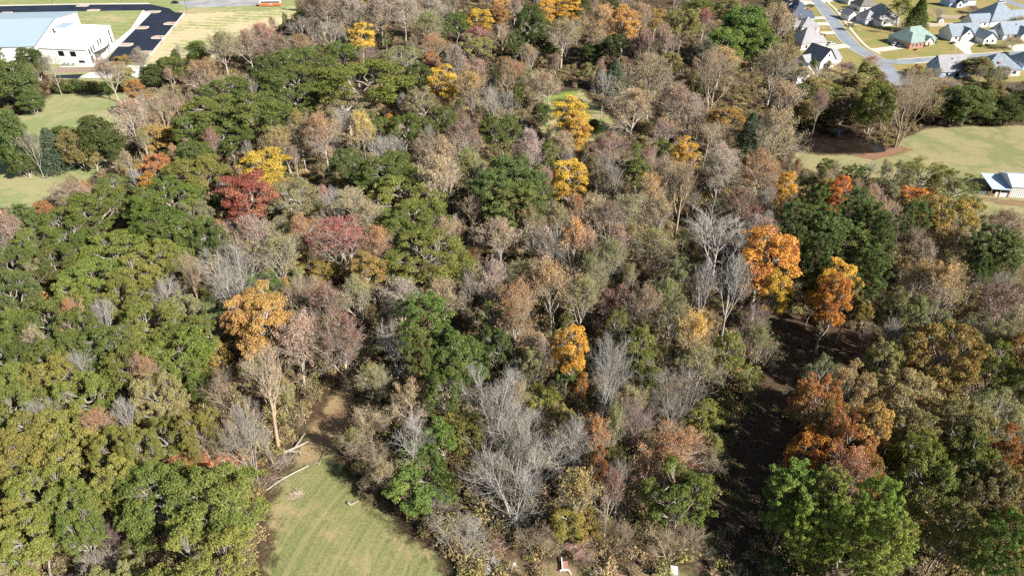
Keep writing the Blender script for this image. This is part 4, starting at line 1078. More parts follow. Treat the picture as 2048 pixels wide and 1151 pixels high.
# ------------------------------------------------------------------ brush, saplings and brambles on the forest floor: one mass
def tuft(name, seed, R, h, n, size, twigs):
    r = np.random.default_rng(seed)
    tw, lv = Twigs(), Leaves()
    for i in range(twigs):
        a, k = r.uniform(0, 6.28), r.uniform(0.2, 1)
        e = np.array([math.cos(a) * R * k, math.sin(a) * R * k, h * r.uniform(0.6, 1.15)])
        tw.tube(bend((e[0] * 0.25, e[1] * 0.25, -0.1), e, r, 4, 0.08, 0.06), np.linspace(0.035, 0.012, 4), 3)
    for i in range(9):
        a, k = r.uniform(0, 6.28), math.sqrt(r.uniform()) * 0.8
        c = np.array([math.cos(a) * R * k, math.sin(a) * R * k, h * r.uniform(0.2, 0.75)])
        clump(lv, r, c, R * 0.4, n // 9, size, 0.65, 0.8, rnd=1.0)
    crown, stems = lv.mesh(name, r), tw.mesh(name + '_stems')
    return crown, stems

def undergrowth():
    m, nn, N, L, P = new_mat('undergrowth_leaf')
    oi = N.new('ShaderNodeObjectInfo')
    lvn = N.new('ShaderNodeAttribute'); lvn.attribute_name = 'lv'
    col = ramp(N, L, oi.outputs['Random'], [(0.0, lin((122, 120, 66))), (0.2, lin((160, 140, 98))), (0.4, lin((132, 136, 74))), (0.55, lin((172, 140, 102))), (0.7, lin((150, 148, 82))), (0.85, lin((190, 166, 122))), (1.0, lin((130, 110, 80)))])
    hs = N.new('ShaderNodeHueSaturation')
    L.new(col, hs.inputs['Color'])
    L.new(math_(N, L, 'ADD', math_(N, L, 'MULTIPLY', lvn.outputs['Fac'], 0.7), 0.6), hs.inputs['Value'])
    L.new(hs.outputs['Color'], P.inputs['Base Color'])
    P.inputs['Roughness'].default_value = 0.8
    P.inputs['Specular IOR Level'].default_value = 0.2
    stem = plain('undergrowth_stem', (150, 132, 112), 0.9)
    coll = bpy.data.collections.new('undergrowth_pieces')
    for i, (R, h, n, s, t) in enumerate(((1.3, 1.3, 300, 0.22, 10), (1.0, 1.8, 220, 0.22, 16), (1.6, 1.0, 340, 0.24, 6), (1.1, 2.2, 90, 0.2, 34))):
        a, b = tuft('undergrowth_piece', 900 + i, R, h, n, s, t)
        a.materials.clear(); a.materials.append(m); a.materials.append(stem)
        nv, nf = len(a.vertices), len(a.polygons)
        co = np.concatenate([np.array([v.co for v in a.vertices]), np.array([v.co for v in b.vertices])])
        F = np.array([list(p.vertices) for p in a.polygons] + [[j + nv for j in p.vertices] for p in b.polygons])
        lvv = np.concatenate([np.array([q.value for q in a.attributes['lv'].data]), np.full(len(b.vertices), 0.5)])
        me = mesh_np('undergrowth_piece', co, F, [m, stem])
        me.polygons.foreach_set('material_index', np.concatenate([np.zeros(nf, np.int32), np.ones(len(F) - nf, np.int32)]))
        at_ = me.attributes.new('lv', 'FLOAT', 'POINT'); at_.data.foreach_set('value', lvv.astype(np.float32))
        coll.objects.link(bpy.data.objects.new('undergrowth_piece', me))
    _, p1 = forest_points(13000, 30, 1220, 0.6, 0, [o for i, o in enumerate(OPEN) if i not in (6, 8)])
    _, p2 = forest_points(9000, -30, 420, 0.6, 0)
    p1 = np.vstack([p1, p2])
    lane = signed_dist(p1, OPEN[6]) > 0
    p1 = p1[(signed_dist(p1, OPEN[8]) < 0) | (rng.uniform(size=len(p1)) < 0.12)]
    lane = signed_dist(p1, OPEN[6]) > 0
    p1 = p1[~lane | (rng.uniform(size=len(p1)) < 0.12)]
    me = bpy.data.meshes.new('undergrowth')
    me.vertices.add(len(p1))
    me.vertices.foreach_set('co', np.column_stack([p1, np.zeros(len(p1))]).astype(np.float32).ravel())
    o = link('undergrowth', me)
    gn = bpy.data.node_groups.new('undergrowth_scatter', 'GeometryNodeTree')
    gn.interface.new_socket('Geometry', in_out='INPUT', socket_type='NodeSocketGeometry')
    gn.interface.new_socket('Geometry', in_out='OUTPUT', socket_type='NodeSocketGeometry')
    A, B = gn.nodes.new('NodeGroupInput'), gn.nodes.new('NodeGroupOutput')
    ip = gn.nodes.new('GeometryNodeInstanceOnPoints')
    ci = gn.nodes.new('GeometryNodeCollectionInfo')
    ci.inputs['Collection'].default_value = coll
    ci.inputs['Separate Children'].default_value = True
    ci.inputs['Reset Children'].default_value = True
    ip.inputs['Pick Instance'].default_value = True
    def rnd(typ, lo, hi, seed):
        q = gn.nodes.new('FunctionNodeRandomValue')
        q.data_type = typ
        socks = [s for s in q.inputs if s.enabled]
        for s in q.inputs:
            if not s.enabled: continue
            if s.name == 'Min': s.default_value = lo
            if s.name == 'Max': s.default_value = hi
            if s.name == 'Seed': s.default_value = seed
        return [s for s in q.outputs if s.enabled][0]
    gl = gn.links
    gl.new(A.outputs[0], ip.inputs['Points'])
    gl.new(ci.outputs[0], ip.inputs['Instance'])
    gl.new(rnd('INT', 0, 3, 1), ip.inputs['Instance Index'])
    gl.new(rnd('FLOAT_VECTOR', (-0.1, -0.1, 0), (0.1, 0.1, 6.28), 2), ip.inputs['Rotation'])
    gl.new(rnd('FLOAT', 0.55, 1.6, 3), ip.inputs['Scale'])
    gl.new(ip.outputs[0], B.inputs[0])
    md = o.modifiers.new('scatter', 'NODES')
    md.node_group = gn
    return tag(o, 'brown and olive brush covering the forest floor', 'undergrowth', kind='stuff')
undergrowth()
# ------------------------------------------------------------------ houses
def shingle(name, srgb):
    if name in MAT: return MAT[name]
    m, n, N, L, P = new_mat(name)
    tc = N.new('ShaderNodeTexCoord')
    a = noise(N, L, tc.outputs['Object'], 0.5, 4)
    b = noise(N, L, tc.outputs['Object'], 6.0, 3, 0.7)
    f = math_(N, L, 'ADD', math_(N, L, 'MULTIPLY', a, 0.5), math_(N, L, 'MULTIPLY', b, 0.5))
    c = lin(srgb)
    L.new(ramp(N, L, f, [(0.3, [x * 0.72 for x in c]), (0.7, [x * 1.22 for x in c])]), P.inputs['Base Color'])
    P.inputs['Roughness'].default_value = 0.9
    P.inputs['Specular IOR Level'].default_value = 0.25
    MAT[name] = m
    return m

def brick_mat():
    if 'brick' in MAT: return MAT['brick']
    m, n, N, L, P = new_mat('brick_wall')
    tc = N.new('ShaderNodeTexCoord')
    b = N.new('ShaderNodeTexBrick')
    b.inputs['Scale'].default_value = 2.2
    b.inputs['Color1'].default_value = (*lin((150, 88, 70)), 1)
    b.inputs['Color2'].default_value = (*lin((172, 112, 90)), 1)
    b.inputs['Mortar'].default_value = (*lin((190, 176, 162)), 1)
    L.new(tc.outputs['Object'], b.inputs['Vector'])
    L.new(b.outputs['Color'], P.inputs['Base Color'])
    P.inputs['Roughness'].default_value = 0.9
    MAT['brick'] = m
    return m

def siding(name, srgb): return plain(name, srgb, 0.7, var=0.05, scale=0.6)

def wing_wall(mb, x0, x1, y0, y1, h, roof, pitch):
    mb.box(x0, y0, -0.1, x1, y1, h)
    if roof == 'gy':
        xm, r = (x0 + x1) / 2, pitch * (x1 - x0) / 2
        mb.add([(x0, y0, h), (x1, y0, h), (xm, y0, h + r), (x0, y1, h), (x1, y1, h), (xm, y1, h + r)], [(0, 1, 2), (4, 3, 5)])
    elif roof == 'gx':
        ym, r = (y0 + y1) / 2, pitch * (y1 - y0) / 2
        mb.add([(x0, y0, h), (x0, y1, h), (x0, ym, h + r), (x1, y0, h), (x1, y1, h), (x1, ym, h + r)], [(1, 0, 2), (3, 4, 5)])

def wing_roof(x0, x1, y0, y1, h, roof, pitch, o=0.45, t=0.2):
    mb = MB()
    if roof == 'hip':
        X0, X1, Y0, Y1 = x0 - o, x1 + o, y0 - o, y1 + o
        w, d = X1 - X0, Y1 - Y0
        r = pitch * min(w, d) / 2
        if w >= d: a, b = (X0 + d / 2, (Y0 + Y1) / 2), (X1 - d / 2, (Y0 + Y1) / 2)
        else: a, b = ((X0 + X1) / 2, Y0 + w / 2), ((X0 + X1) / 2, Y1 - w / 2)
        z = h - 0.05
        vs = [(X0, Y0, z), (X1, Y0, z), (X1, Y1, z), (X0, Y1, z), (X0, Y0, z + t), (X1, Y0, z + t), (X1, Y1, z + t), (X0, Y1, z + t), (*a, z + t + r), (*b, z + t + r)]
        fs = [(3, 2, 1, 0), (0, 1, 5, 4), (1, 2, 6, 5), (2, 3, 7, 6), (3, 0, 4, 7)]
        fs += [(4, 5, 9, 8), (5, 6, 9), (6, 7, 8, 9), (7, 4, 8)] if w >= d else [(4, 5, 8), (5, 6, 9, 8), (6, 7, 9), (7, 4, 8, 9)]
        return mb.add(vs, fs)
    if roof == 'gx':   # ridge along x: section lies in y-z
        ym, r = (y0 + y1) / 2, pitch * (y1 - y0) / 2
        sec = [(y0 - o, h - o * pitch), (ym, h + r), (y1 + o, h - o * pitch)]
        e0, e1 = x0 - o, x1 + o
        mk = lambda e, s, z: (e, s, z)
    else:
        xm, r = (x0 + x1) / 2, pitch * (x1 - x0) / 2
        sec = [(x1 + o, h - o * pitch), (xm, h + r), (x0 - o, h - o * pitch)]
        e0, e1 = y0 - o, y1 + o
        mk = lambda e, s, z: (s, e, z)
    sec = [(s, z - 0.03) for s, z in sec]
    prof = sec + [(s, z + t) for s, z in reversed(sec)]
    n = 6
    vs = [mk(e0, s, z) for s, z in prof] + [mk(e1, s, z) for s, z in prof]
    fs = [(i, n + i, n + (i + 1) % n, (i + 1) % n) for i in range(n)] + [(0, 1, 4, 5), (1, 2, 3, 4), (n + 5, n + 4, n + 1, n), (n + 4, n + 3, n + 2, n + 1)]
    return mb.add(vs, fs)

def opening(parent, name, face, wing, pos, z, w, h, frame, pane=None):
    """a window or door set 5 cm proud of one wall of a wing; pane is a child"""
    x0, x1, y0, y1 = wing[:4]
    def rect(grow, out0, out1):
        a, b, c, d = pos - w / 2 - grow, pos + w / 2 + grow, z - grow, z + h + grow
        if face == 'f': return MB().box(a, y0 - out1, c, b, y0 + out0, d)
        if face == 'l': return MB().box(x0 - out1, a, c, x0 + out0, b, d)
        return MB().box(x1 - out0, a, c, x1 + out1, b, d)
    f = rect(0.12, 0.02, 0.05).build(name, frame, parent)
    if pane is not None: rect(0, -0.03, 0.075).build('pane', pane, f)
    return f

def house(label, F, ang, wings, wall, roof, wins=(), doors=(), garages=(), extra=None, chim=None, z=0.0):
    o = thing('house', label, 'house', (F[0], F[1], z), math.radians(ang))
    walls = MB()
    if not isinstance(wall, list): wall = [wall]
    for i, wg in enumerate(wings):
        m = wall[min(i, len(wall) - 1)]
        w = MB()
        wing_wall(w, *wg)
        w.build('wall', m, o)
        rf = wing_roof(*wg).build('roof', roof if not isinstance(roof, list) else roof[min(i, len(roof) - 1)], o)
        if i == 0 and wg[5] != 'gy':
            xv, yv = wg[0] + (wg[1] - wg[0]) * 0.62, (wg[2] + wg[3]) / 2 - 1.4
            zv = wg[4] + wg[6] * min(wg[3] - wg[2], wg[1] - wg[0]) / 2 - 1.4 * wg[6]
            MB().tube([(xv, yv, zv - 0.4), (xv, yv, zv + 0.75)], 0.12, 6).build('vent_pipe', WHITE, rf)
            MB().box(xv - 3.2, yv - 0.3, zv - 0.2, xv - 2.6, yv + 0.3, zv + 0.42).build('roof_vent', plain('vent_dark', (84, 84, 88)), rf)
        if chim and i == 0:
            MB().box(chim[0] - 0.5, chim[1] - 0.4, wg[4], chim[0] + 0.5, chim[1] + 0.4, chim[2]).build('chimney', brick_mat(), rf)
    for face, i, pos, zz, w, h in wins: opening(o, 'window', face, wings[i], pos, zz, w, h, WHITE, glass_mat())
    for face, i, pos in doors: opening(o, 'door', face, wings[i], pos, 0.05, 1.0, 2.1, plain('door_red', (120, 70, 58)), None)
    for face, i, pos, w in garages: opening(o, 'garage_door', face, wings[i], pos, 0.05, w, 2.2, plain('garage_white', (224, 222, 216), 0.6), None)
    return o

R_SLATE, R_GREY, R_GREEN, R_STEEL, R_BROWN = (shingle(n, c) for n, c in (('roof_slate', (84, 92, 108)), ('roof_grey', (150, 148, 150)), ('roof_green', (132, 152, 144)), ('roof_steel', (134, 144, 154)), ('roof_brown', (116, 112, 104))))
S_WHITE, S_BLUE, S_CREAM, S_GREY = siding('siding_white', (226, 224, 218)), siding('siding_blue', (158, 184, 214)), siding('siding_cream', (222, 212, 196)), siding('siding_grey', (176, 182, 190))
P = lambda x, y: at(x, y)[:2]
house('green-roofed house with a brick front on the corner of the two streets', P(1812.5, 97), 20,
      [(0.4, 19, 0.8, 13, 3.0, 'hip', 0.8), (0, 9, -1.6, 9, 2.95, 'hip', 0.75), (11, 15.2, -0.9, 5, 2.9, 'gy', 0.9)], [S_GREY, brick_mat(), S_CREAM], R_GREEN,
      [('f', 1, 2.0, 0.8, 1.0, 1.7), ('f', 1, 4.3, 0.8, 1.2, 1.7), ('f', 1, 6.8, 0.8, 1.0, 1.7), ('f', 0, 16.4, 0.8, 0.9, 1.6), ('f', 0, 18, 0.8, 0.9, 1.6), ('l', 0, 9, 1.0, 1.0, 1.2)], [('f', 2, 13.1)], extra=None)
house('white house with a big front gable and a forward wing at the wide driveway', P(1901, 83.5), 9.7,
      [(0, 17, 0, 10, 3.0, 'gx', 0.9), (5, 11.8, -0.9, 5, 3.1, 'gy', 0.95), (12.6, 20, -7.5, 5.2, 2.9, 'gy', 0.75), (16, 21.5, -5.2, 1.5, 2.7, 'gx', 0.8)], S_WHITE, R_STEEL,
      [('f', 0, 2.5, 0.9, 1.2, 1.5), ('f', 2, 14.5, 0.9, 1.1, 1.4), ('f', 2, 17.6, 0.9, 1.1, 1.4), ('f', 1, 8.4, 3.4, 1.0, 1.0), ('r', 3, -2, 0.9, 1, 1.3)], [], [('f', 1, 8.4, 4.8)])
house('grey-sided house with a cross gable behind the pale driveway at the end of the row', P(2004, 81), 14,
      [(0, 19, 0, 9.5, 3.2, 'gx', 1.0), (8, 14.5, -3.2, 4.6, 3.0, 'gy', 0.95)], [S_GREY, S_WHITE], R_STEEL,
      [('l', 0, 4.7, 4.2, 0.8, 2.2), ('l', 0, 2.2, 1.0, 0.9, 1.2), ('f', 0, 3, 1.0, 1.1, 1.4)], [('f', 0, 6.2)], [('f', 1, 11.2, 4.6)])
house('largest house with a broad steel-grey roof beside the wooden fence', P(1978, 54.5), 11,
      [(0, 19, 0, 17, 3.1, 'hip', 0.85), (-11, 1.5, 0.4, 9, 2.9, 'gx', 0.75), (19.2, 27, 3, 13, 2.9, 'gx', 0.7)], S_WHITE, R_STEEL,
      [('f', 1, -9, 0.9, 1, 1.4), ('f', 1, -6.2, 0.9, 1, 1.4), ('f', 1, -3, 0.9, 1, 1.4), ('f', 0, 6, 0.9, 1.2, 1.4), ('f', 0, 12, 0.9, 1.2, 1.4)], [])
house('steep-gabled house with pale blue siding south of the cross street', P(1879, 156), 7.3,
      [(0, 14.5, 0, 10.5, 3.0, 'gx', 1.05), (1.6, 5.4, 5.6, 10.9, 3.6, 'gy', 1.0), (8.4, 12.2, 5.7, 10.95, 3.6, 'gy', 1.0)], [S_BLUE, S_WHITE], R_GREY,
      [('l', 0, 3.4, 1.0, 0.9, 1.4), ('l', 0, 5.2, 1.0, 0.9, 1.4), ('l', 0, 5.2, 4.6, 1.0, 1.4), ('f', 0, 3, 0.9, 1.2, 1.4), ('f', 0, 8, 0.2, 1.8, 2.0), ('f', 0, 12, 0.9, 1.2, 1.4)], [])
house('low white house with a hipped grey roof south of the cross street', P(1967, 151), -3,
      [(0, 15.5, 0, 12.5, 2.9, 'hip', 0.75), (6.6, 10.4, -1.4, 4, 2.8, 'gy', 0.6)], S_WHITE, R_STEEL,
      [('f', 0, 2.6, 0.9, 1.6, 1.3), ('f', 0, 5, 0.2, 1.4, 2.0), ('f', 1, 9.2, 0.2, 1.2, 2.0), ('f', 0, 13, 0.9, 1.4, 1.3)], [], chim=(6.0, 2.0, 5.6))
house('blue-sided house just past the low hipped white house', P(2044, 141), 4, [(0, 13, 0, 11, 3.0, 'hip', 0.8)], S_BLUE, R_STEEL, [('l', 0, 4, 1, 1, 1.3), ('f', 0, 3, 0.9, 1.2, 1.4)], [])
house('white house with a grey hipped roof and a bowed street end', P(1601.7, 67), 8.6,
      [(0, 10.2, 0, 10, 3.0, 'hip', 0.75), (-2.6, 3, 3, 9.4, 2.8, 'gx', 0.7)], S_WHITE, R_GREY, [('l', 0, 2, 1.0, 0.9, 1.2), ('l', 0, 4.6, 1.0, 0.9, 1.2)], [('f', 0, 8)])
house('grey-roofed house with a skylight beside the parked hatchback', P(1601, 101), 17,
      [(0, 14.5, 0, 12, 3.0, 'hip', 0.95), (9, 15.4, 2, 8.6, 2.8, 'gx', 0.6)], S_CREAM, R_GREY, [('f', 0, 3, 0.9, 1.2, 1.4), ('f', 0, 6, 0.9, 1.2, 1.4), ('l', 0, 5, 1, 1, 1.2)], [('f', 0, 10)])
house('white steep-gabled house half hidden by a pinkish tree', P(1638, 140), 26,
      [(0, 9, 0, 11, 4.2, 'gy', 1.05), (8.6, 15.6, 2.2, 10, 2.9, 'gx', 0.75), (-4, 1, 4.5, 10.5, 2.8, 'gx', 0.8)], S_WHITE, [R_SLATE, R_GREY, R_GREY],
      [('f', 0, 2.6, 0.9, 1.1, 1.5), ('f', 0, 6.2, 0.9, 1.1, 1.5), ('f', 0, 4.5, 5.4, 1.0, 1.2)], [])
house('white house screened by the trees above the brown pond', P(1592, 170), 24, [(0, 10, 0, 9, 4.0, 'gy', 0.9), (9.6, 14, 2, 8, 2.9, 'gx', 0.7)], S_WHITE, R_GREY, [('f', 0, 3, 1, 1.1, 1.4), ('f', 0, 7, 1, 1.1, 1.4)], [])
house('large grey house with stepped roofs behind the brown lawn', P(1754, 53.5), 12,
      [(0, 13, 0, 17, 3.0, 'hip', 0.95), (-4.6, 3.5, 4.5, 13, 2.9, 'hip', 0.85), (-8.5, -3, 14, 22, 3.2, 'gy', 0.8)], [S_WHITE, S_GREY, S_WHITE], R_GREY, [('f', 0, 4, 0.9, 1.2, 1.4), ('f', 0, 9, 0.9, 1.2, 1.4), ('f', 1, -2, 0.9, 1, 1.3)], [])
house('house with a brownish hipped roof behind the dark blue car', P(1719, 24.5), 10, [(0, 11, 0, 11, 3.0, 'hip', 0.8)], S_WHITE, R_BROWN, [('f', 0, 3, 0.9, 1, 1.3)], [], [('f', 0, 7.4, 3.6)])
house('house end with a wide white garage wall up the street', P(1696, 9.5), 10, [(0, 8.6, 0, 12, 3.2, 'gy', 0.8)], S_WHITE, R_GREY, [], [], [('f', 0, 4.2, 4.8)])
house('slate-roofed house with a pale gable, first beside the wood', P(1582, 47), 10, [(0, 12, 0, 16, 3.0, 'hip', 0.9), (5, 12.6, -1, 7, 2.9, 'gx', 0.7)], S_WHITE, R_SLATE, [('f', 0, 2, 0.9, 1, 1.3)], [])
house('slate-roofed house with a white gable end near the round bush', P(1566, 27), 8, [(0, 8.5, 0, 9, 3.0, 'gy', 0.75), (8.2, 14, 1, 12, 2.9, 'hip', 0.8)], S_WHITE, R_SLATE, [('f', 0, 2.4, 0.9, 1, 1.3), ('f', 0, 6, 0.9, 1, 1.3)], [])
house('dark-roofed house beyond the back fence', P(1898, 15), 8, [(0, 11, 0, 9, 3.0, 'gx', 0.9), (3, 7, -2.4, 4, 2.9, 'gy', 0.9)], [S_BLUE, S_GREY], R_SLATE, [('f', 1, 5, 0.9, 1.2, 1.4)], [])
house('white-walled house beside the dark-roofed one beyond the back fence', P(1922, 12), 10, [(0, 9.5, 0, 9, 3.0, 'hip', 0.7)], S_WHITE, R_BROWN, [('f', 0, 3, 0.9, 1.2, 1.4)], [])
s = thing('garden_shed', 'little white shed with a pitched roof by the wooden fence', 'shed', (*P(1877, 47.5), 0), math.radians(8))
w = MB(); wing_wall(w, 0, 3.0, 0, 2.4, 1.9, 'gy', 0.7); w.build('wall', S_WHITE, s)
wing_roof(0, 3.0, 0, 2.4, 1.9, 'gy', 0.7, 0.2, 0.1).build('roof', R_GREY, s)
opening(s, 'door', 'f', (0, 3.0, 0, 2.4), 1.5, 0.02, 0.9, 1.7, plain('shed_door', (150, 140, 128)))

def plank_fence(label, a, b, h, mat, step=0.9):
    A, B = at(*a), at(*b)
    L = (B - A).length
    o = thing('wooden_fence', label, 'fence', (A.x, A.y, 0), math.atan2(B.y - A.y, B.x - A.x))
    n = max(2, int(L / step))
    board = MB().box(0, -0.02, 0.05, L / n - 0.05, 0.02, h).mesh('board', mat)
    for i in range(n):
        q = link('board', board, o); q.location = (i * L / n, 0, rng.uniform(-0.03, 0.03))
    for k in range(int(L / 2.7) + 1):
        MB().box(-0.06, 0.02, 0, 0.06, 0.14, h + 0.05).build('post', mat, o).location = (min(k * 2.7, L - 0.06), 0, 0)
    MB().box(0, 0.021, h * 0.75, L, 0.06, h * 0.82).build('rail', mat, o)
    return o
F_GREY, F_RED = plain('fence_grey', (184, 170, 156), 0.9), plain('fence_red', (186, 122, 96), 0.9)
plank_fence('grey plank fence behind the green-roofed house', (1848, 54), (1904, 52.5), 1.8, F_GREY)
plank_fence('pale plank fence across the back gardens', (1880, 36.5), (1922, 38), 1.8, F_GREY)
plank_fence('reddish plank fence joining the largest house', (1922, 38), (1941, 39.5), 1.8, F_RED)

# ------------------------------------------------------------------ white building with its car park
hall = thing('church_hall', 'long white hall with a pale blue metal roof and glazed entrance wing', 'building', (0, 0, 0))
METAL_BLUE = plain('blue_metal_roof', (164, 182, 194), 0.45, 0.0, 0.03, 0.2, 0.5)
FLAT_WHITE = plain('flat_white_roof', (238, 238, 236), 0.6, var=0.02, scale=0.2)
WALLW = plain('hall_wall', (236, 234, 228), 0.7, var=0.03, scale=0.2)
TRIM = plain('grey_trim', (96, 104, 116), 0.5)
E0, E1, E2, E3 = at(76, 96, 7.3), at(171, 100, 7.3), at(220, 52, 7.3), at(133, 49, 7.3)
mb = MB().prism([(p.x, p.y) for p in (E0, E1, E2, E3)], -0.1, 7.25)
mb.build('wing_wall', WALLW, hall)
cen = (E0 + E1 + E2 + E3) / 4
MB().prism([((p.x - cen.x) * 1.02 + cen.x, (p.y - cen.y) * 1.02 + cen.y) for p in (E0, E1, E2, E3)], 7.26, 7.5).build('wing_roof', FLAT_WHITE, hall)
A = at(67, 93, 7.5)
dep = Vector((E2.x - E1.x, E2.y - E1.y, 0)).normalized()
lft = Vector((-0.995, -0.1, 0))
zr, run, ln = 12.0, 34.0, 70.0
B0 = A + lft * ln
ridge = A + dep * run
V8 = [(A.x, A.y, -0.1), (B0.x, B0.y, -0.1), (A.x, A.y, 7.5), (B0.x, B0.y, 7.5)]
far, farB = A + dep * 2 * run, B0 + dep * 2 * run
rB = B0 + dep * run
V8 += [(far.x, far.y, -0.1), (farB.x, farB.y, -0.1), (far.x, far.y, 7.5), (farB.x, farB.y, 7.5), (ridge.x, ridge.y, zr), (rB.x, rB.y, zr)]
MB().add(V8, [(1, 0, 2, 3), (4, 5, 7, 6), (0, 4, 6, 8, 2), (5, 1, 3, 9, 7)]).build('hall_wall', WALLW, hall)
def roof_slab(a, b, c, d, t, mat, name):
    vs = [(*p[:2], p[2] + 0.02) for p in (a, b, c, d)] + [(*p[:2], p[2] + 0.02 + t) for p in (a, b, c, d)]
    return MB().add(vs, [(3, 2, 1, 0), (4, 5, 6, 7), (0, 1, 5, 4), (1, 2, 6, 5), (2, 3, 7, 6), (3, 0, 4, 7)]).build(name, mat, hall)
e = lft * -0.5
f = dep * -0.5
rr = Vector((ridge.x, ridge.y, zr)); rrB = Vector((rB.x, rB.y, zr))
fr, frB = Vector((far.x, far.y, 7.5)), Vector((farB.x, farB.y, 7.5))
roof_slab(B0 + f, A + e + f, rr + e, rrB, 0.25, METAL_BLUE, 'hall_roof')
roof_slab(rrB, rr + e, fr + e - f, frB - f, 0.25, METAL_BLUE, 'hall_roof')
MB().tube([A + e + f + Vector((0, 0, 0.05)), rr + e + Vector((0, 0, 0.05))], 0.2, 4).build('gable_trim', TRIM, hall)
# lean-to monitor beyond the gable
q = A + dep * 27 - lft * 1.2
MB().box(0, 0, 7.55, 6, 9, 9.2).build('roof_monitor', WALLW, hall).location = (q.x, q.y, 0)
MB().box(-0.3, -0.3, 9.2, 6.3, 9.3, 9.45).build('monitor_roof', METAL_BLUE, hall).location = (q.x, q.y, 0)
def wall_panel(p, q, s0, s1, z0, z1, out, mat, name, parent):
    """flat panel on the wall from p to q, between distances s0..s1 and heights z0..z1"""
    d = Vector((q.x - p.x, q.y - p.y, 0)).normalized()
    n = Vector((d.y, -d.x, 0))
    mb = MB()
    a, b = p + d * s0, p + d * s1
    pts = [(a.x, a.y), (b.x, b.y), (b.x + n.x * out, b.y + n.y * out), (a.x + n.x * out, a.y + n.y * out)]
    return mb.prism(pts[::-1] if False else pts, z0, z1).build(name, mat, parent)
DARKF = plain('dark_frame', (38, 38, 42), 0.4)
for s0, s1, z0, z1 in ((9.5, 12.3, 4.0, 6.3), (15.5, 18.3, 4.0, 6.3), (18.6, 21.6, 1.2, 2.3)):
    w = wall_panel(E0, E1, s0, s1, z0, z1, 0.06, DARKF, 'window', hall)
    wall_panel(E0, E1, s0 + 0.15, (s0 + s1) / 2 - 0.06, z0 + 0.15, z1 - 0.15, 0.09, glass_mat(), 'pane', w)
    wall_panel(E0, E1, (s0 + s1) / 2 + 0.06, s1 - 0.15, z0 + 0.15, z1 - 0.15, 0.09, glass_mat(), 'pane', w)
for s in (4, 7.5, 11, 19, 23, 39):
    w = wall_panel(E1, E2, s - 0.9, s + 0.9, 3.9, 6.6, 0.06, DARKF, 'window', hall)
    wall_panel(E1, E2, s - 0.75, s + 0.75, 4.05, 6.45, 0.09, glass_mat(), 'pane', w)
for s0, s1 in ((3, 6.5), (38, 40.5)):
    w = wall_panel(E1, E2, s0, s1, 0.1, 3.3, 0.06, DARKF, 'window', hall)
    wall_panel(E1, E2, s0 + 0.15, s1 - 0.15, 0.25, 3.15, 0.09, glass_mat(), 'pane', w)
w = wall_panel(E1, E2, 9, 33, 0.1, 3.2, 0.06, plain('entrance_stone', (120, 112, 104), 0.9), 'entrance_wall', hall)
for k in range(8): wall_panel(E1, E2, 9.6 + k * 2.9, 11.6 + k * 2.9, 0.3, 2.9, 0.1, glass_mat(), 'glass_door', w)
d12 = Vector((E2.x - E1.x, E2.y - E1.y, 0)).normalized(); n12 = Vector((d12.y, -d12.x, 0))
arc = [E1 + d12 * (7.5 + 26 * t) + n12 * (0.1 + 3.6 * math.sin(math.pi * t)) for t in [k / 12 for k in range(13)]]
poly = [(p.x, p.y) for p in arc]
MB().prism(poly, 3.35, 3.65).build('entrance_canopy', DARKF, hall)
MB().prism([((x - poly[6][0]) * 0.93 + poly[6][0] - n12.x * 0.3, (y - poly[6][1]) * 0.93 + poly[6][1] - n12.y * 0.3) for x, y in poly], 3.652, 3.9).build('canopy_top', plain('canopy_light', (200, 198, 192)), hall)
for t in (0.2, 0.5, 0.8):
    p = arc[int(t * 12)] - n12 * 0.5
    MB().tube([(p.x, p.y, 0), (p.x, p.y, 3.35)], 0.14, 6).build('canopy_post', DARKF, hall)
for s in (6, 8, 10.5):
    p = E0 + (E1 - E0).normalized() * (s + 5) + Vector((0.3, -0.9, 0))
    u = thing('condenser_unit', 'grey air-conditioning unit against the white hall wall', 'machine', (p.x, p.y, 0), -0.1, 'air-conditioning units by the hall')
    MB().box(-0.5, -0.4, 0.1, 0.5, 0.4, 1.0).build('casing', plain('unit_grey', (140, 142, 140), 0.6), u)
    MB().tube([(0, 0, 1.0), (0, 0, 1.04)], 0.34, 10).build('fan_grille', DARKF, u)

BLACKM = plain('black_metal', (34, 35, 38), 0.5)
for i, (x, y, h, words) in enumerate(((349, 59.6, 9, 'second along the car park kerb from the access road'), (324.5, 89, 9, 'third along the car park kerb from the access road'), (274.7, 113.4, 9, 'at the wooded end of the car park'), (375.4, 28.3, 9, 'at the corner of car park and straw slope'),
                     (4, 36, 9, 'by the side lot behind the hall'), (107, 7.5, 9, 'on the verge behind the access road'), (243, 5.5, 9, 'on the verge nearer the worn lot'))):
    p = at(x, y)
    o = thing('lamp_post', f'black lamp post {words}', 'lamp post', (p.x, p.y, 0), 0.3, 'lamp posts round the car park')
    MB().tube([(0, 0, 0), (0, 0, 0.8)], 0.28, 8).build('base', plain('base_concrete', (150, 146, 140)), o)
    MB().tube([(0, 0, 0.8), (0, 0, h)], [0.13, 0.08], 6).build('pole', BLACKM, o)
    MB().box(-0.9, -0.16, h - 0.05, 0.25, 0.16, h + 0.1).build('lamp_head', BLACKM, o)

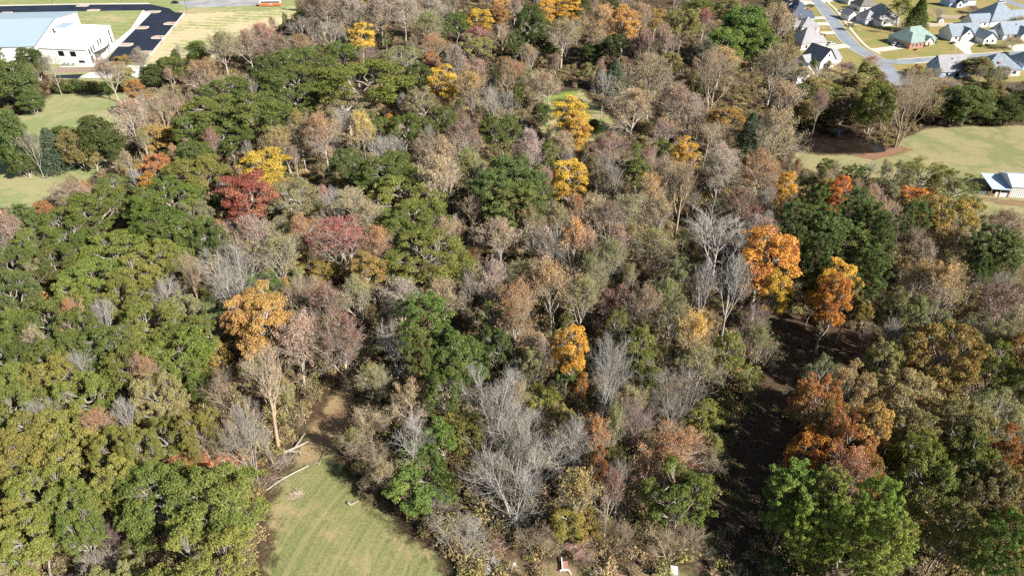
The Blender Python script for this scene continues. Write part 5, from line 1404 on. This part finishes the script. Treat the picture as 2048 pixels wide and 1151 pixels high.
# ------------------------------------------------------------------ barn in the pasture
bp = at(1979, 391.8)
barn = thing('barn', 'metal barn with a white wall and open lean-to in the pasture', 'barn', (bp.x, bp.y, 0), math.radians(-9))
BARN_ROOF = plain('barn_roof', (188, 204, 220), 0.4, 0.0, 0.05, 0.5, 0.5)
BARN_WALL = plain('barn_wall', (226, 226, 222), 0.5, var=0.04)
WOOD = plain('raw_wood', (200, 152, 108), 0.85)
W0, W1, D = 5.4, 17.0, 10.5
mb = MB(); wing_wall(mb, W0, W1, 0, D, 3.7, 'gx', 0.36); mb.build('wall', BARN_WALL, barn)
wing_roof(W0, W1, 0, D, 3.72, 'gx', 0.36, 0.3, 0.08).build('roof', BARN_ROOF, barn)
rib = MB().box(-0.03, -0.06, 0, 0.03, 0, 3.6).mesh('rib', BARN_WALL)
for k in range(int((W1 - W0) / 0.6)):
    q = link('rib', rib, barn); q.location = (W0 + 0.3 + k * 0.6, 0, 0)
vs = [(-0.3, -0.4, 2.55), (W0 - 0.05, -0.4, 2.55), (W0 - 0.05, 9.6, 3.35), (-0.3, 9.6, 3.35)]
MB().add(vs + [(x, y, z + 0.08) for x, y, z in vs], [(3, 2, 1, 0), (4, 5, 6, 7), (0, 1, 5, 4), (1, 2, 6, 5), (2, 3, 7, 6), (3, 0, 4, 7)]).build('lean_to_roof', BARN_ROOF, barn)
for x, y, h in ((0, 0, 2.55), (2.6, 0, 2.55), (5.2, 0, 2.55), (0, 4.6, 2.95), (0, 9.2, 3.3), (2.6, 9.2, 3.3)):
    MB().box(x - 0.08, y - 0.08, -0.05, x + 0.08, y + 0.08, h).build('post', WOOD, barn)
MB().tube([(0, -0.1, 0.1), (1.3, -0.1, 1.2)], 0.06, 4).build('brace', WOOD, barn)
MB().tube([(0, -0.1, 1.2), (1.3, -0.1, 0.1)], 0.06, 4).build('brace', WOOD, barn)
MB().box(1.4, 0.1, 0, 2.5, 0.16, 1.4).build('panel', BARN_WALL, barn)
MB().box(2.7, 0.1, 0, 5.1, 0.16, 1.3).build('panel', BARN_WALL, barn)
pen = thing('stock_pen', 'grey rail pen attached to the open end of the barn', 'fence', (bp.x, bp.y, 0), math.radians(-6))
PEN = plain('pen_grey', (150, 152, 152), 0.7)
for k in range(6): MB().box(-4.4 + k * 0.85, 0.5, 0, -4.3 + k * 0.85, 0.6, 1.3).build('post', PEN, pen)
for z in (0.35, 0.75, 1.15): MB().box(-4.4, 0.43, z, -0.1, 0.49, z + 0.1).build('rail', PEN, pen)

# ------------------------------------------------------------------ vehicles
def wheel(parent, x, y, r, w=0.22):
    t = MB().tube([(x, y - w / 2, r), (x, y + w / 2, r)], r, 12).build('wheel', plain('tyre', (28, 28, 30), 0.9), parent)
    MB().tube([(x, y - w / 2 - 0.01, r), (x, y + w / 2 + 0.01, r)], r * 0.6, 10).build('rim', plain('rim', (170, 172, 176), 0.35, 0.6), t)

def loft(sections, mat, name, parent, cap=True):
    """skin through cross-sections of equal vertex count"""
    mb = MB()
    n = len(sections[0])
    vs = [p for s in sections for p in s]
    fs = [(i * n + k, i * n + (k + 1) % n, (i + 1) * n + (k + 1) % n, (i + 1) * n + k) for i in range(len(sections) - 1) for k in range(n)]
    fs += [tuple(range(n - 1, -1, -1)), tuple(range((len(sections) - 1) * n, len(sections) * n))]
    return mb.add(vs, fs).build(name, mat, parent)

def car(label, px, py, ang, srgb, kind='car'):
    p = at(px, py)
    o = thing('parked_' + ('pickup' if kind == 'pickup' else 'car'), label, 'pickup' if kind == 'pickup' else 'car', (p.x, p.y, 0.07), math.radians(ang))
    paint = plain('paint_%d_%d_%d' % srgb, srgb, 0.25, 0.1, 0.02, 1, 0.6)
    L, W = (5.5, 1.95) if kind == 'pickup' else (4.6, 1.8)
    def sec(x, z0, z1, w): return [(x, -w / 2, z0), (x, w / 2, z0), (x, w / 2 * 1.0, (z0 + z1) / 2), (x, w / 2 * 0.92, z1), (x, -w / 2 * 0.92, z1), (x, -w / 2, (z0 + z1) / 2)]
    hb = 0.98 if kind == 'pickup' else 0.88
    loft([sec(-L / 2, 0.42, hb - 0.14, W * 0.9), sec(-L / 2 + 0.25, 0.3, hb, W), sec(L / 2 - 1.2, 0.3, hb + 0.02, W), sec(L / 2 - 0.25, 0.32, hb - 0.12, W * 0.97), sec(L / 2, 0.42, hb - 0.3, W * 0.86)], paint, 'body', o)
    if kind == 'pickup': prof = [(-0.35, hb), (-0.25, 1.75), (0.95, 1.78), (1.65, hb)]
    else: prof = [(-L / 2 + 0.25, hb), (-L / 2 + 0.85, 1.42), (0.45, 1.46), (1.25, hb)]
    (a, az), (b, bz), (c, cz), (d, dz) = prof
    w0, w1 = W * 0.46, W * 0.37
    MB().add([(a, -w0, az), (d, -w0, dz), (d, w0, dz), (a, w0, az), (b, -w1, bz), (c, -w1, cz), (c, w1, cz), (b, w1, bz)],
             [(3, 2, 1, 0), (0, 1, 5, 4), (1, 2, 6, 5), (2, 3, 7, 6), (3, 0, 4, 7), (4, 5, 6, 7)]).build('windows', glass_mat(), o)
    MB().box(b - 0.03, -w1 - 0.03, bz - 0.05, c + 0.03, w1 + 0.03, cz + 0.05).build('car_roof', paint, o)
    if kind == 'pickup': MB().box(-L / 2 + 0.2, -W * 0.42, hb - 0.02, -0.5, W * 0.42, hb + 0.03).build('bed', BLACKM, o)
    for sx in (-1, 1):
        for sy in (-1, 1): wheel(o, sx * L * 0.31, sy * (W / 2 - 0.1), 0.34)
    for sy in (-1, 1):
        MB().box(L / 2 - 0.08, sy * W * 0.32 - 0.18, 0.58, L / 2 + 0.02, sy * W * 0.32 + 0.18, 0.72).build('headlight', plain('lamp_glass', (220, 222, 224), 0.2), o)
        MB().box(-L / 2 - 0.02, sy * W * 0.34 - 0.14, 0.62, -L / 2 + 0.06, sy * W * 0.34 + 0.14, 0.78).build('tail_light', plain('tail_red', (150, 24, 22), 0.3), o)
    return o
car('white car under the shaded end of the green-roofed house', 1791, 91, 20, (232, 232, 230))
car('white hatchback in front of the other at the green-roofed house', 1803, 93.5, 24, (222, 224, 226))
car('dark navy car in the driveway below the brown roof', 1705, 22, 12, (30, 36, 70))
car('white pickup in the driveway next to the dark navy car', 1687, 23.5, 12, (228, 228, 226), 'pickup')
car('black pickup parked by the lawn of the steep-gabled white house', 1698, 134, 12, (24, 26, 30), 'pickup')
car('pale hatchback in the driveway beside the grey skylit house', 1662, 90, 20, (190, 196, 200))
car('white van-like car on the drive by the round bush', 1604, 9, 8, (234, 234, 232))
car('white car on the upper street behind the largest house', 2002, 7, -10, (230, 230, 230))
car('small dark car on the worn lot past the car park', 351, 7.5, 5, (36, 38, 42))

p = at(541, 12.5)
bus = thing('coach', 'orange coach with a white roof parked on the grass track', 'bus', (p.x, p.y, 0), math.radians(3))
ORANGE = plain('coach_orange', (226, 112, 72), 0.35, 0, 0.04, 1, 0.5)
L_ = 13.0
MB().box(-L_ / 2, -1.25, 0.4, L_ / 2, 1.25, 1.95).build('body', ORANGE, bus)
MB().add([(-L_/2 + 0.2, -1.24, 1.952), (L_/2, -1.24, 1.952), (L_/2, 1.24, 1.952), (-L_/2 + 0.2, 1.24, 1.952), (-L_/2 + 1.0, -1.2, 3.1), (L_/2 - 0.1, -1.2, 3.1), (L_/2 - 0.1, 1.2, 3.1), (-L_/2 + 1.0, 1.2, 3.1)],
         [(3, 2, 1, 0), (0, 1, 5, 4), (1, 2, 6, 5), (2, 3, 7, 6), (3, 0, 4, 7), (4, 5, 6, 7)]).build('upper_body', WHITE, bus)
for k in range(7): MB().box(-L_/2 + 1.3 + k * 1.62, -1.27, 2.1, -L_/2 + 2.85 + k * 1.62, -1.215, 2.95).build('window', glass_mat(), bus)
MB().add([(-L_/2 + 0.17, -1.1, 2.0), (-L_/2 + 0.17, 1.1, 2.0), (-L_/2 + 0.92, 1.1, 3.02), (-L_/2 + 0.92, -1.1, 3.02)], [(0, 1, 2, 3), (3, 2, 1, 0)][:1]).build('windscreen', glass_mat(), bus)
MB().box(-L_/2 + 0.9, -1.27, 3.1, L_/2, 1.27, 3.45).build('roof', WHITE, bus)
for x in (-4.3, 3.2, 4.6):
    for y in (-1.12, 1.12): wheel(bus, x, y, 0.5, 0.32)
MB().add([(0.2, -1.262, 0.9), (1.6, -1.262, 1.8), (1.1, -1.262, 1.8), (-0.3, -1.262, 0.9)], [(0, 1, 2, 3)]).build('stripe', WHITE, bus)

for x, y, words in ((1698, 36, 'by the drive of the large grey house'), (1696, 53, 'where the drive of the large grey house meets the street'), (1716, 64, 'on the brown lawn verge'), (1646, 60, 'by the bowed white house'), (1909, 101, 'at the foot of the wide driveway')):
    p = at(x, y)
    o = thing('mailbox', f'white mailbox on a post {words}', 'mailbox', (p.x, p.y, 0), 0.2)
    MB().box(-0.06, -0.06, 0, 0.06, 0.06, 1.0).build('post', WOOD, o)
    MB().box(-0.16, -0.3, 1.0, 0.16, 0.3, 1.35).build('box', WHITE, o)
# ------------------------------------------------------------------ fallen timber and scrap round the clearing
DEAD = plain('dead_wood', (164, 150, 136), 0.9, var=0.2, scale=2.5)
DEAD2 = plain('weathered_wood', (132, 118, 104), 0.9, var=0.2, scale=2.5)
def log_from(px, z=0.25): return [Vector((*at(x, y)[:2], z + k * 0.0)) for k, (x, y) in enumerate(px)]
def rel(pts, o): return [p - Vector(o.location) for p in pts]
def timber(name, label, parts, mat, cat='log'):
    base = at(*parts[0][1][0])
    o = thing(name, label, cat, (base.x, base.y, 0))
    for nm, px, r0, r1, z0, z1 in parts:
        n = len(px)
        pts = [Vector((at(x, y).x - base.x, at(x, y).y - base.y, z0 + (z1 - z0) * k / max(1, n - 1))) for k, (x, y) in enumerate(px)]
        sp = spline([tuple(p) for p in pts], 4)
        MB().tube([Vector(p) for p in sp], list(np.linspace(r0, r1, len(sp))), 8).build(nm, mat, o)
    return o
timber('fallen_trunk', 'bleached split trunk lying across the top edge of the clearing',
       [('trunk', [(552, 909), (580, 902), (618, 884)], 0.34, 0.16, 0.3, 0.4), ('branch', [(577, 903), (598, 905), (617, 911)], 0.2, 0.1, 0.25, 0.25), ('branch', [(590, 898), (600, 886), (612, 872)], 0.18, 0.06, 0.4, 0.9), ('branch', [(598, 905), (603, 914)], 0.14, 0.06, 0.3, 0.2)], DEAD)
timber('curved_log', 'long curved limb lying at the dark rim of the clearing', [('limb', [(517, 997), (527, 974), (546, 960), (576, 953), (607, 952)], 0.16, 0.09, 0.2, 0.25), ('branch', [(546, 960), (560, 966), (575, 962)], 0.09, 0.04, 0.2, 0.25)], DEAD2)
timber('straight_log', 'straight pale log lying beside the long curved limb', [('log', [(533, 981), (569, 957), (617, 933)], 0.13, 0.18, 0.2, 0.35)], DEAD)
timber('forked_branch', 'small forked branch just below the bleached split trunk', [('branch', [(553, 937), (571, 924), (603, 936)], 0.09, 0.05, 0.12, 0.2), ('branch', [(571, 924), (570, 915)], 0.06, 0.03, 0.12, 0.4)], DEAD2)
timber('dead_sapling', 'thin dead sapling lying in the grass above the clearing', [('stem', [(636, 930), (646, 910), (654, 890)], 0.07, 0.03, 0.1, 0.35), ('branch', [(642, 918), (651, 908)], 0.04, 0.02, 0.15, 0.5), ('branch', [(646, 908), (641, 896)], 0.04, 0.02, 0.2, 0.4)], DEAD2)
timber('short_log', 'short pale log end on the grass above the clearing', [('log', [(629, 924), (639, 928)], 0.11, 0.11, 0.11, 0.11)], DEAD)
timber('lone_log', 'small white log lying alone on the mown grass', [('log', [(699, 1010), (708, 1006), (717, 1001)], 0.14, 0.1, 0.14, 0.14), ('stub', [(700, 1009), (696, 1006)], 0.2, 0.22, 0.2, 0.3)], DEAD)

def brush_pile(label, px, py, R, h, n, srgb):
    p = at(px, py)
    o = thing('brush_pile', label, 'brush pile', (p.x, p.y, 0))
    r = np.random.default_rng(int(px))
    m = plain('brush_%d' % srgb[0], srgb, 0.9, var=0.25)
    mb = MB()
    for i in range(n):
        a, k = r.uniform(0, 6.28), r.uniform(0, 1)
        c = np.array([math.cos(a) * R * k, math.sin(a) * R * k, h * (1 - k) * r.uniform(0.2, 1) + 0.05])
        d = units(r.normal(size=(1, 3)) * np.array([1, 1, 0.25]))[0] * r.uniform(0.6, 1.5)
        mb.tube([c - d, c + r.normal(size=3) * 0.1, c + d], [0.035, 0.03, 0.012], 4)
    mb.build('sticks', m, o)
    return o
brush_pile('pile of reddish cut branches beside the scattered scrap', 988, 1092, 2.4, 1.1, 150, (176, 142, 126))
brush_pile('pale heap of wood chips and sticks on the mown grass', 594, 988, 1.3, 0.25, 60, (180, 164, 142))
brush_pile('tangle of grey branches under the bleached split trunk', 566, 922, 2.2, 0.6, 110, (150, 136, 122))
brush_pile('tangle of brown limbs along the long curved limb', 540, 962, 2.0, 0.7, 110, (128, 112, 98))
brush_pile('pile of grey sticks below the reddish branch pile', 985, 1122, 1.4, 0.8, 80, (182, 170, 156))

def scrap(name, label, px, py, rz, boxes, cat='scrap'):
    p = at(px, py)
    o = thing(name, label, cat, (p.x, p.y, 0), rz)
    for nm, b, m in boxes: MB().box(*b).build(nm, m, o)
    return o
RUST, NAVY, GREYP = plain('rusty_panel', (168, 122, 104), 0.8, var=0.2), plain('navy_sheet', (58, 66, 96), 0.5), plain('grey_plastic', (168, 172, 176), 0.5)
o = scrap('metal_cart', 'white pipe-framed cart with a rusty brown panel standing in the brush', 1124, 1143, 0.0,
          [('panel', (0.1, 0.1, 0.35, 1.0, 1.7, 0.42), RUST), ('crossbar', (-0.35, -0.08, 0.45, 1.15, 0.06, 0.58), WHITE), ('side_rail', (-0.02, 0.065, 0.45, 0.12, 2.3, 0.58), WHITE), ('trim', (0.12, 0.07, 0.425, 1.0, 0.3, 0.47), plain('dull_white', (200, 198, 192)))], 'cart')
for x, y in ((-0.3, 0), (1.1, 0), (0.05, 2.2)): MB().tube([(x, y, 0), (x, y, 0.45)], 0.05, 6).build('leg', WHITE, o)
MB().tube([(1.15, 0, 0.5), (1.45, -0.7, 0.25)], 0.06, 6).build('handle', WHITE, o)
scrap('board_heap', 'crossed white boards lying among weeds', 1192, 1146, 0.2, [('board', (-1.0, -0.15, 0.05, 1.0, 0.15, 0.1), WHITE), ('board', (-0.15, -0.9, 0.11, 0.15, 1.0, 0.16), WHITE), ('board', (-0.1, 0.2, 0.17, 1.3, 0.45, 0.22), WHITE)])
scrap('plank', 'pale plank slanting through weeds beside the crossed boards', 1224, 1139, 0.6, [('board', (-1.3, -0.12, 0.1, 1.3, 0.12, 0.16), DEAD), ('batten', (-1.0, -0.16, 0.165, -0.9, 0.16, 0.2), DEAD2)])
scrap('white_sheet', 'square white sheet lying at the rim of the shaded gap', 1348, 1140, -0.2, [('panel', (-0.55, -0.75, 0.1, 0.55, 0.75, 0.16), WHITE), ('edge', (-0.6, -0.8, 0.05, 0.6, 0.8, 0.098), GREYP)])
scrap('white_crate', 'small white box beside the square white sheet', 1328, 1141, 0.1, [('box', (-0.3, -0.45, 0, 0.3, 0.45, 0.5), WHITE), ('lid', (-0.33, -0.48, 0.5, 0.33, 0.48, 0.56), GREYP)])
scrap('orange_board', 'short orange-brown board by the pale plank', 1220, 1133, 0.3, [('board', (-0.5, -0.14, 0.15, 0.5, 0.14, 0.2), WOOD), ('batten', (-0.1, -0.2, 0.205, 0.0, 0.2, 0.24), DEAD2)])
scrap('plastic_tub', 'grey plastic tub next to the reddish branch pile', 973, 1141, 0.4, [('tub', (-0.6, -0.6, 0, 0.6, 0.6, 0.5), GREYP), ('rim', (-0.66, -0.66, 0.5, 0.66, 0.66, 0.56), plain('tub_rim', (196, 198, 200)))])
scrap('bent_sheet', 'bent white panel leaning in the brush between tub and cart', 1022, 1134, 0.7, [('panel', (-0.7, -0.2, 0.1, 0.5, 0.2, 0.2), WHITE), ('flap', (0.5, -0.2, 0.1, 0.9, 0.2, 0.4), WHITE)])
scrap('bluish_planks', 'pair of bluish planks lying in the shaded gap', 1446, 1102, 2.2, [('plank', (-1.7, -0.35, 0.05, 1.7, -0.05, 0.15), NAVY), ('plank', (-1.5, 0.1, 0.05, 1.6, 0.4, 0.15), NAVY)])
scrap('brown_slab', 'brown slab with a pale stone heap at one end in the shaded gap', 1424, 1128, 0.1, [('slab', (-0.6, -1.1, 0.05, 0.6, 1.3, 0.25), plain('slab_brown', (132, 108, 96))), ('stone', (-0.4, 1.5, 0, 0.5, 2.1, 0.4), GREYP)])
scrap('tarpaulin', 'dark blue tarpaulin sheet with a white pipe laid on it', 1474, 1141, -0.5, [('sheet', (-1.6, -0.8, 0.06, 1.8, 1.0, 0.3), NAVY), ('pipe', (-1.8, -1.05, 0.15, 0.7, -0.93, 0.27), WHITE)])
p = at(1541, 1112)
pole = thing('utility_pole', 'short grey pole with a cable loop standing in the shaded gap', 'pole', (p.x, p.y, 0), 0)
MB().tube([(0, 0, 0), (0.25, 0.3, 6.0)], [0.16, 0.12], 8).build('pole', plain('pole_wood', (150, 140, 132), 0.9), pole)
MB().tube([(0.25, 0.3, 5.4), (0.9, 0.4, 4.6), (1.2, 0.3, 3.0), (0.9, 0.2, 0.3)], 0.035, 5).build('cable', BLACKM, pole)
MB().box(-0.5, -0.25, 0, 0.5, 0.25, 0.2).build('footing', GREYP, pole)
for k in range(7):
    p = at(1286 + k * 7, 1139 + (k % 3) * 3)
    o = thing('old_tyre', 'black tyre in the row of tyres at the rim of the shaded gap', 'tyre', (p.x, p.y, 0), k, 'tyres dumped at the shaded gap')
    pts = [(0.3 * math.cos(t), 0.3 * math.sin(t), 0.13) for t in [i * math.pi / 8 for i in range(17)]]
    MB().tube(pts, 0.12, 6, cap=False).build('tread', plain('old_rubber', (40, 42, 44), 0.9), o)
for dx in (0, 9):
    A, B = at(1404 + dx, 1155, 0), at(1478 + dx, 985, 0)
    A = at(1404 + dx, 1155, 7); B = at(1500 + dx, 900, 7)
    o = thing('power_line', 'thin dark wire strung over the shaded gap', 'wire', (A.x, A.y, 7), 0, 'wires over the shaded gap')
    MB().tube([Vector((0, 0, 0)), (B - A) * 0.5 + Vector((0, 0, -0.5)), B - A], 0.018, 4).build('wire', BLACKM, o)
print('objects', len(bpy.data.objects))
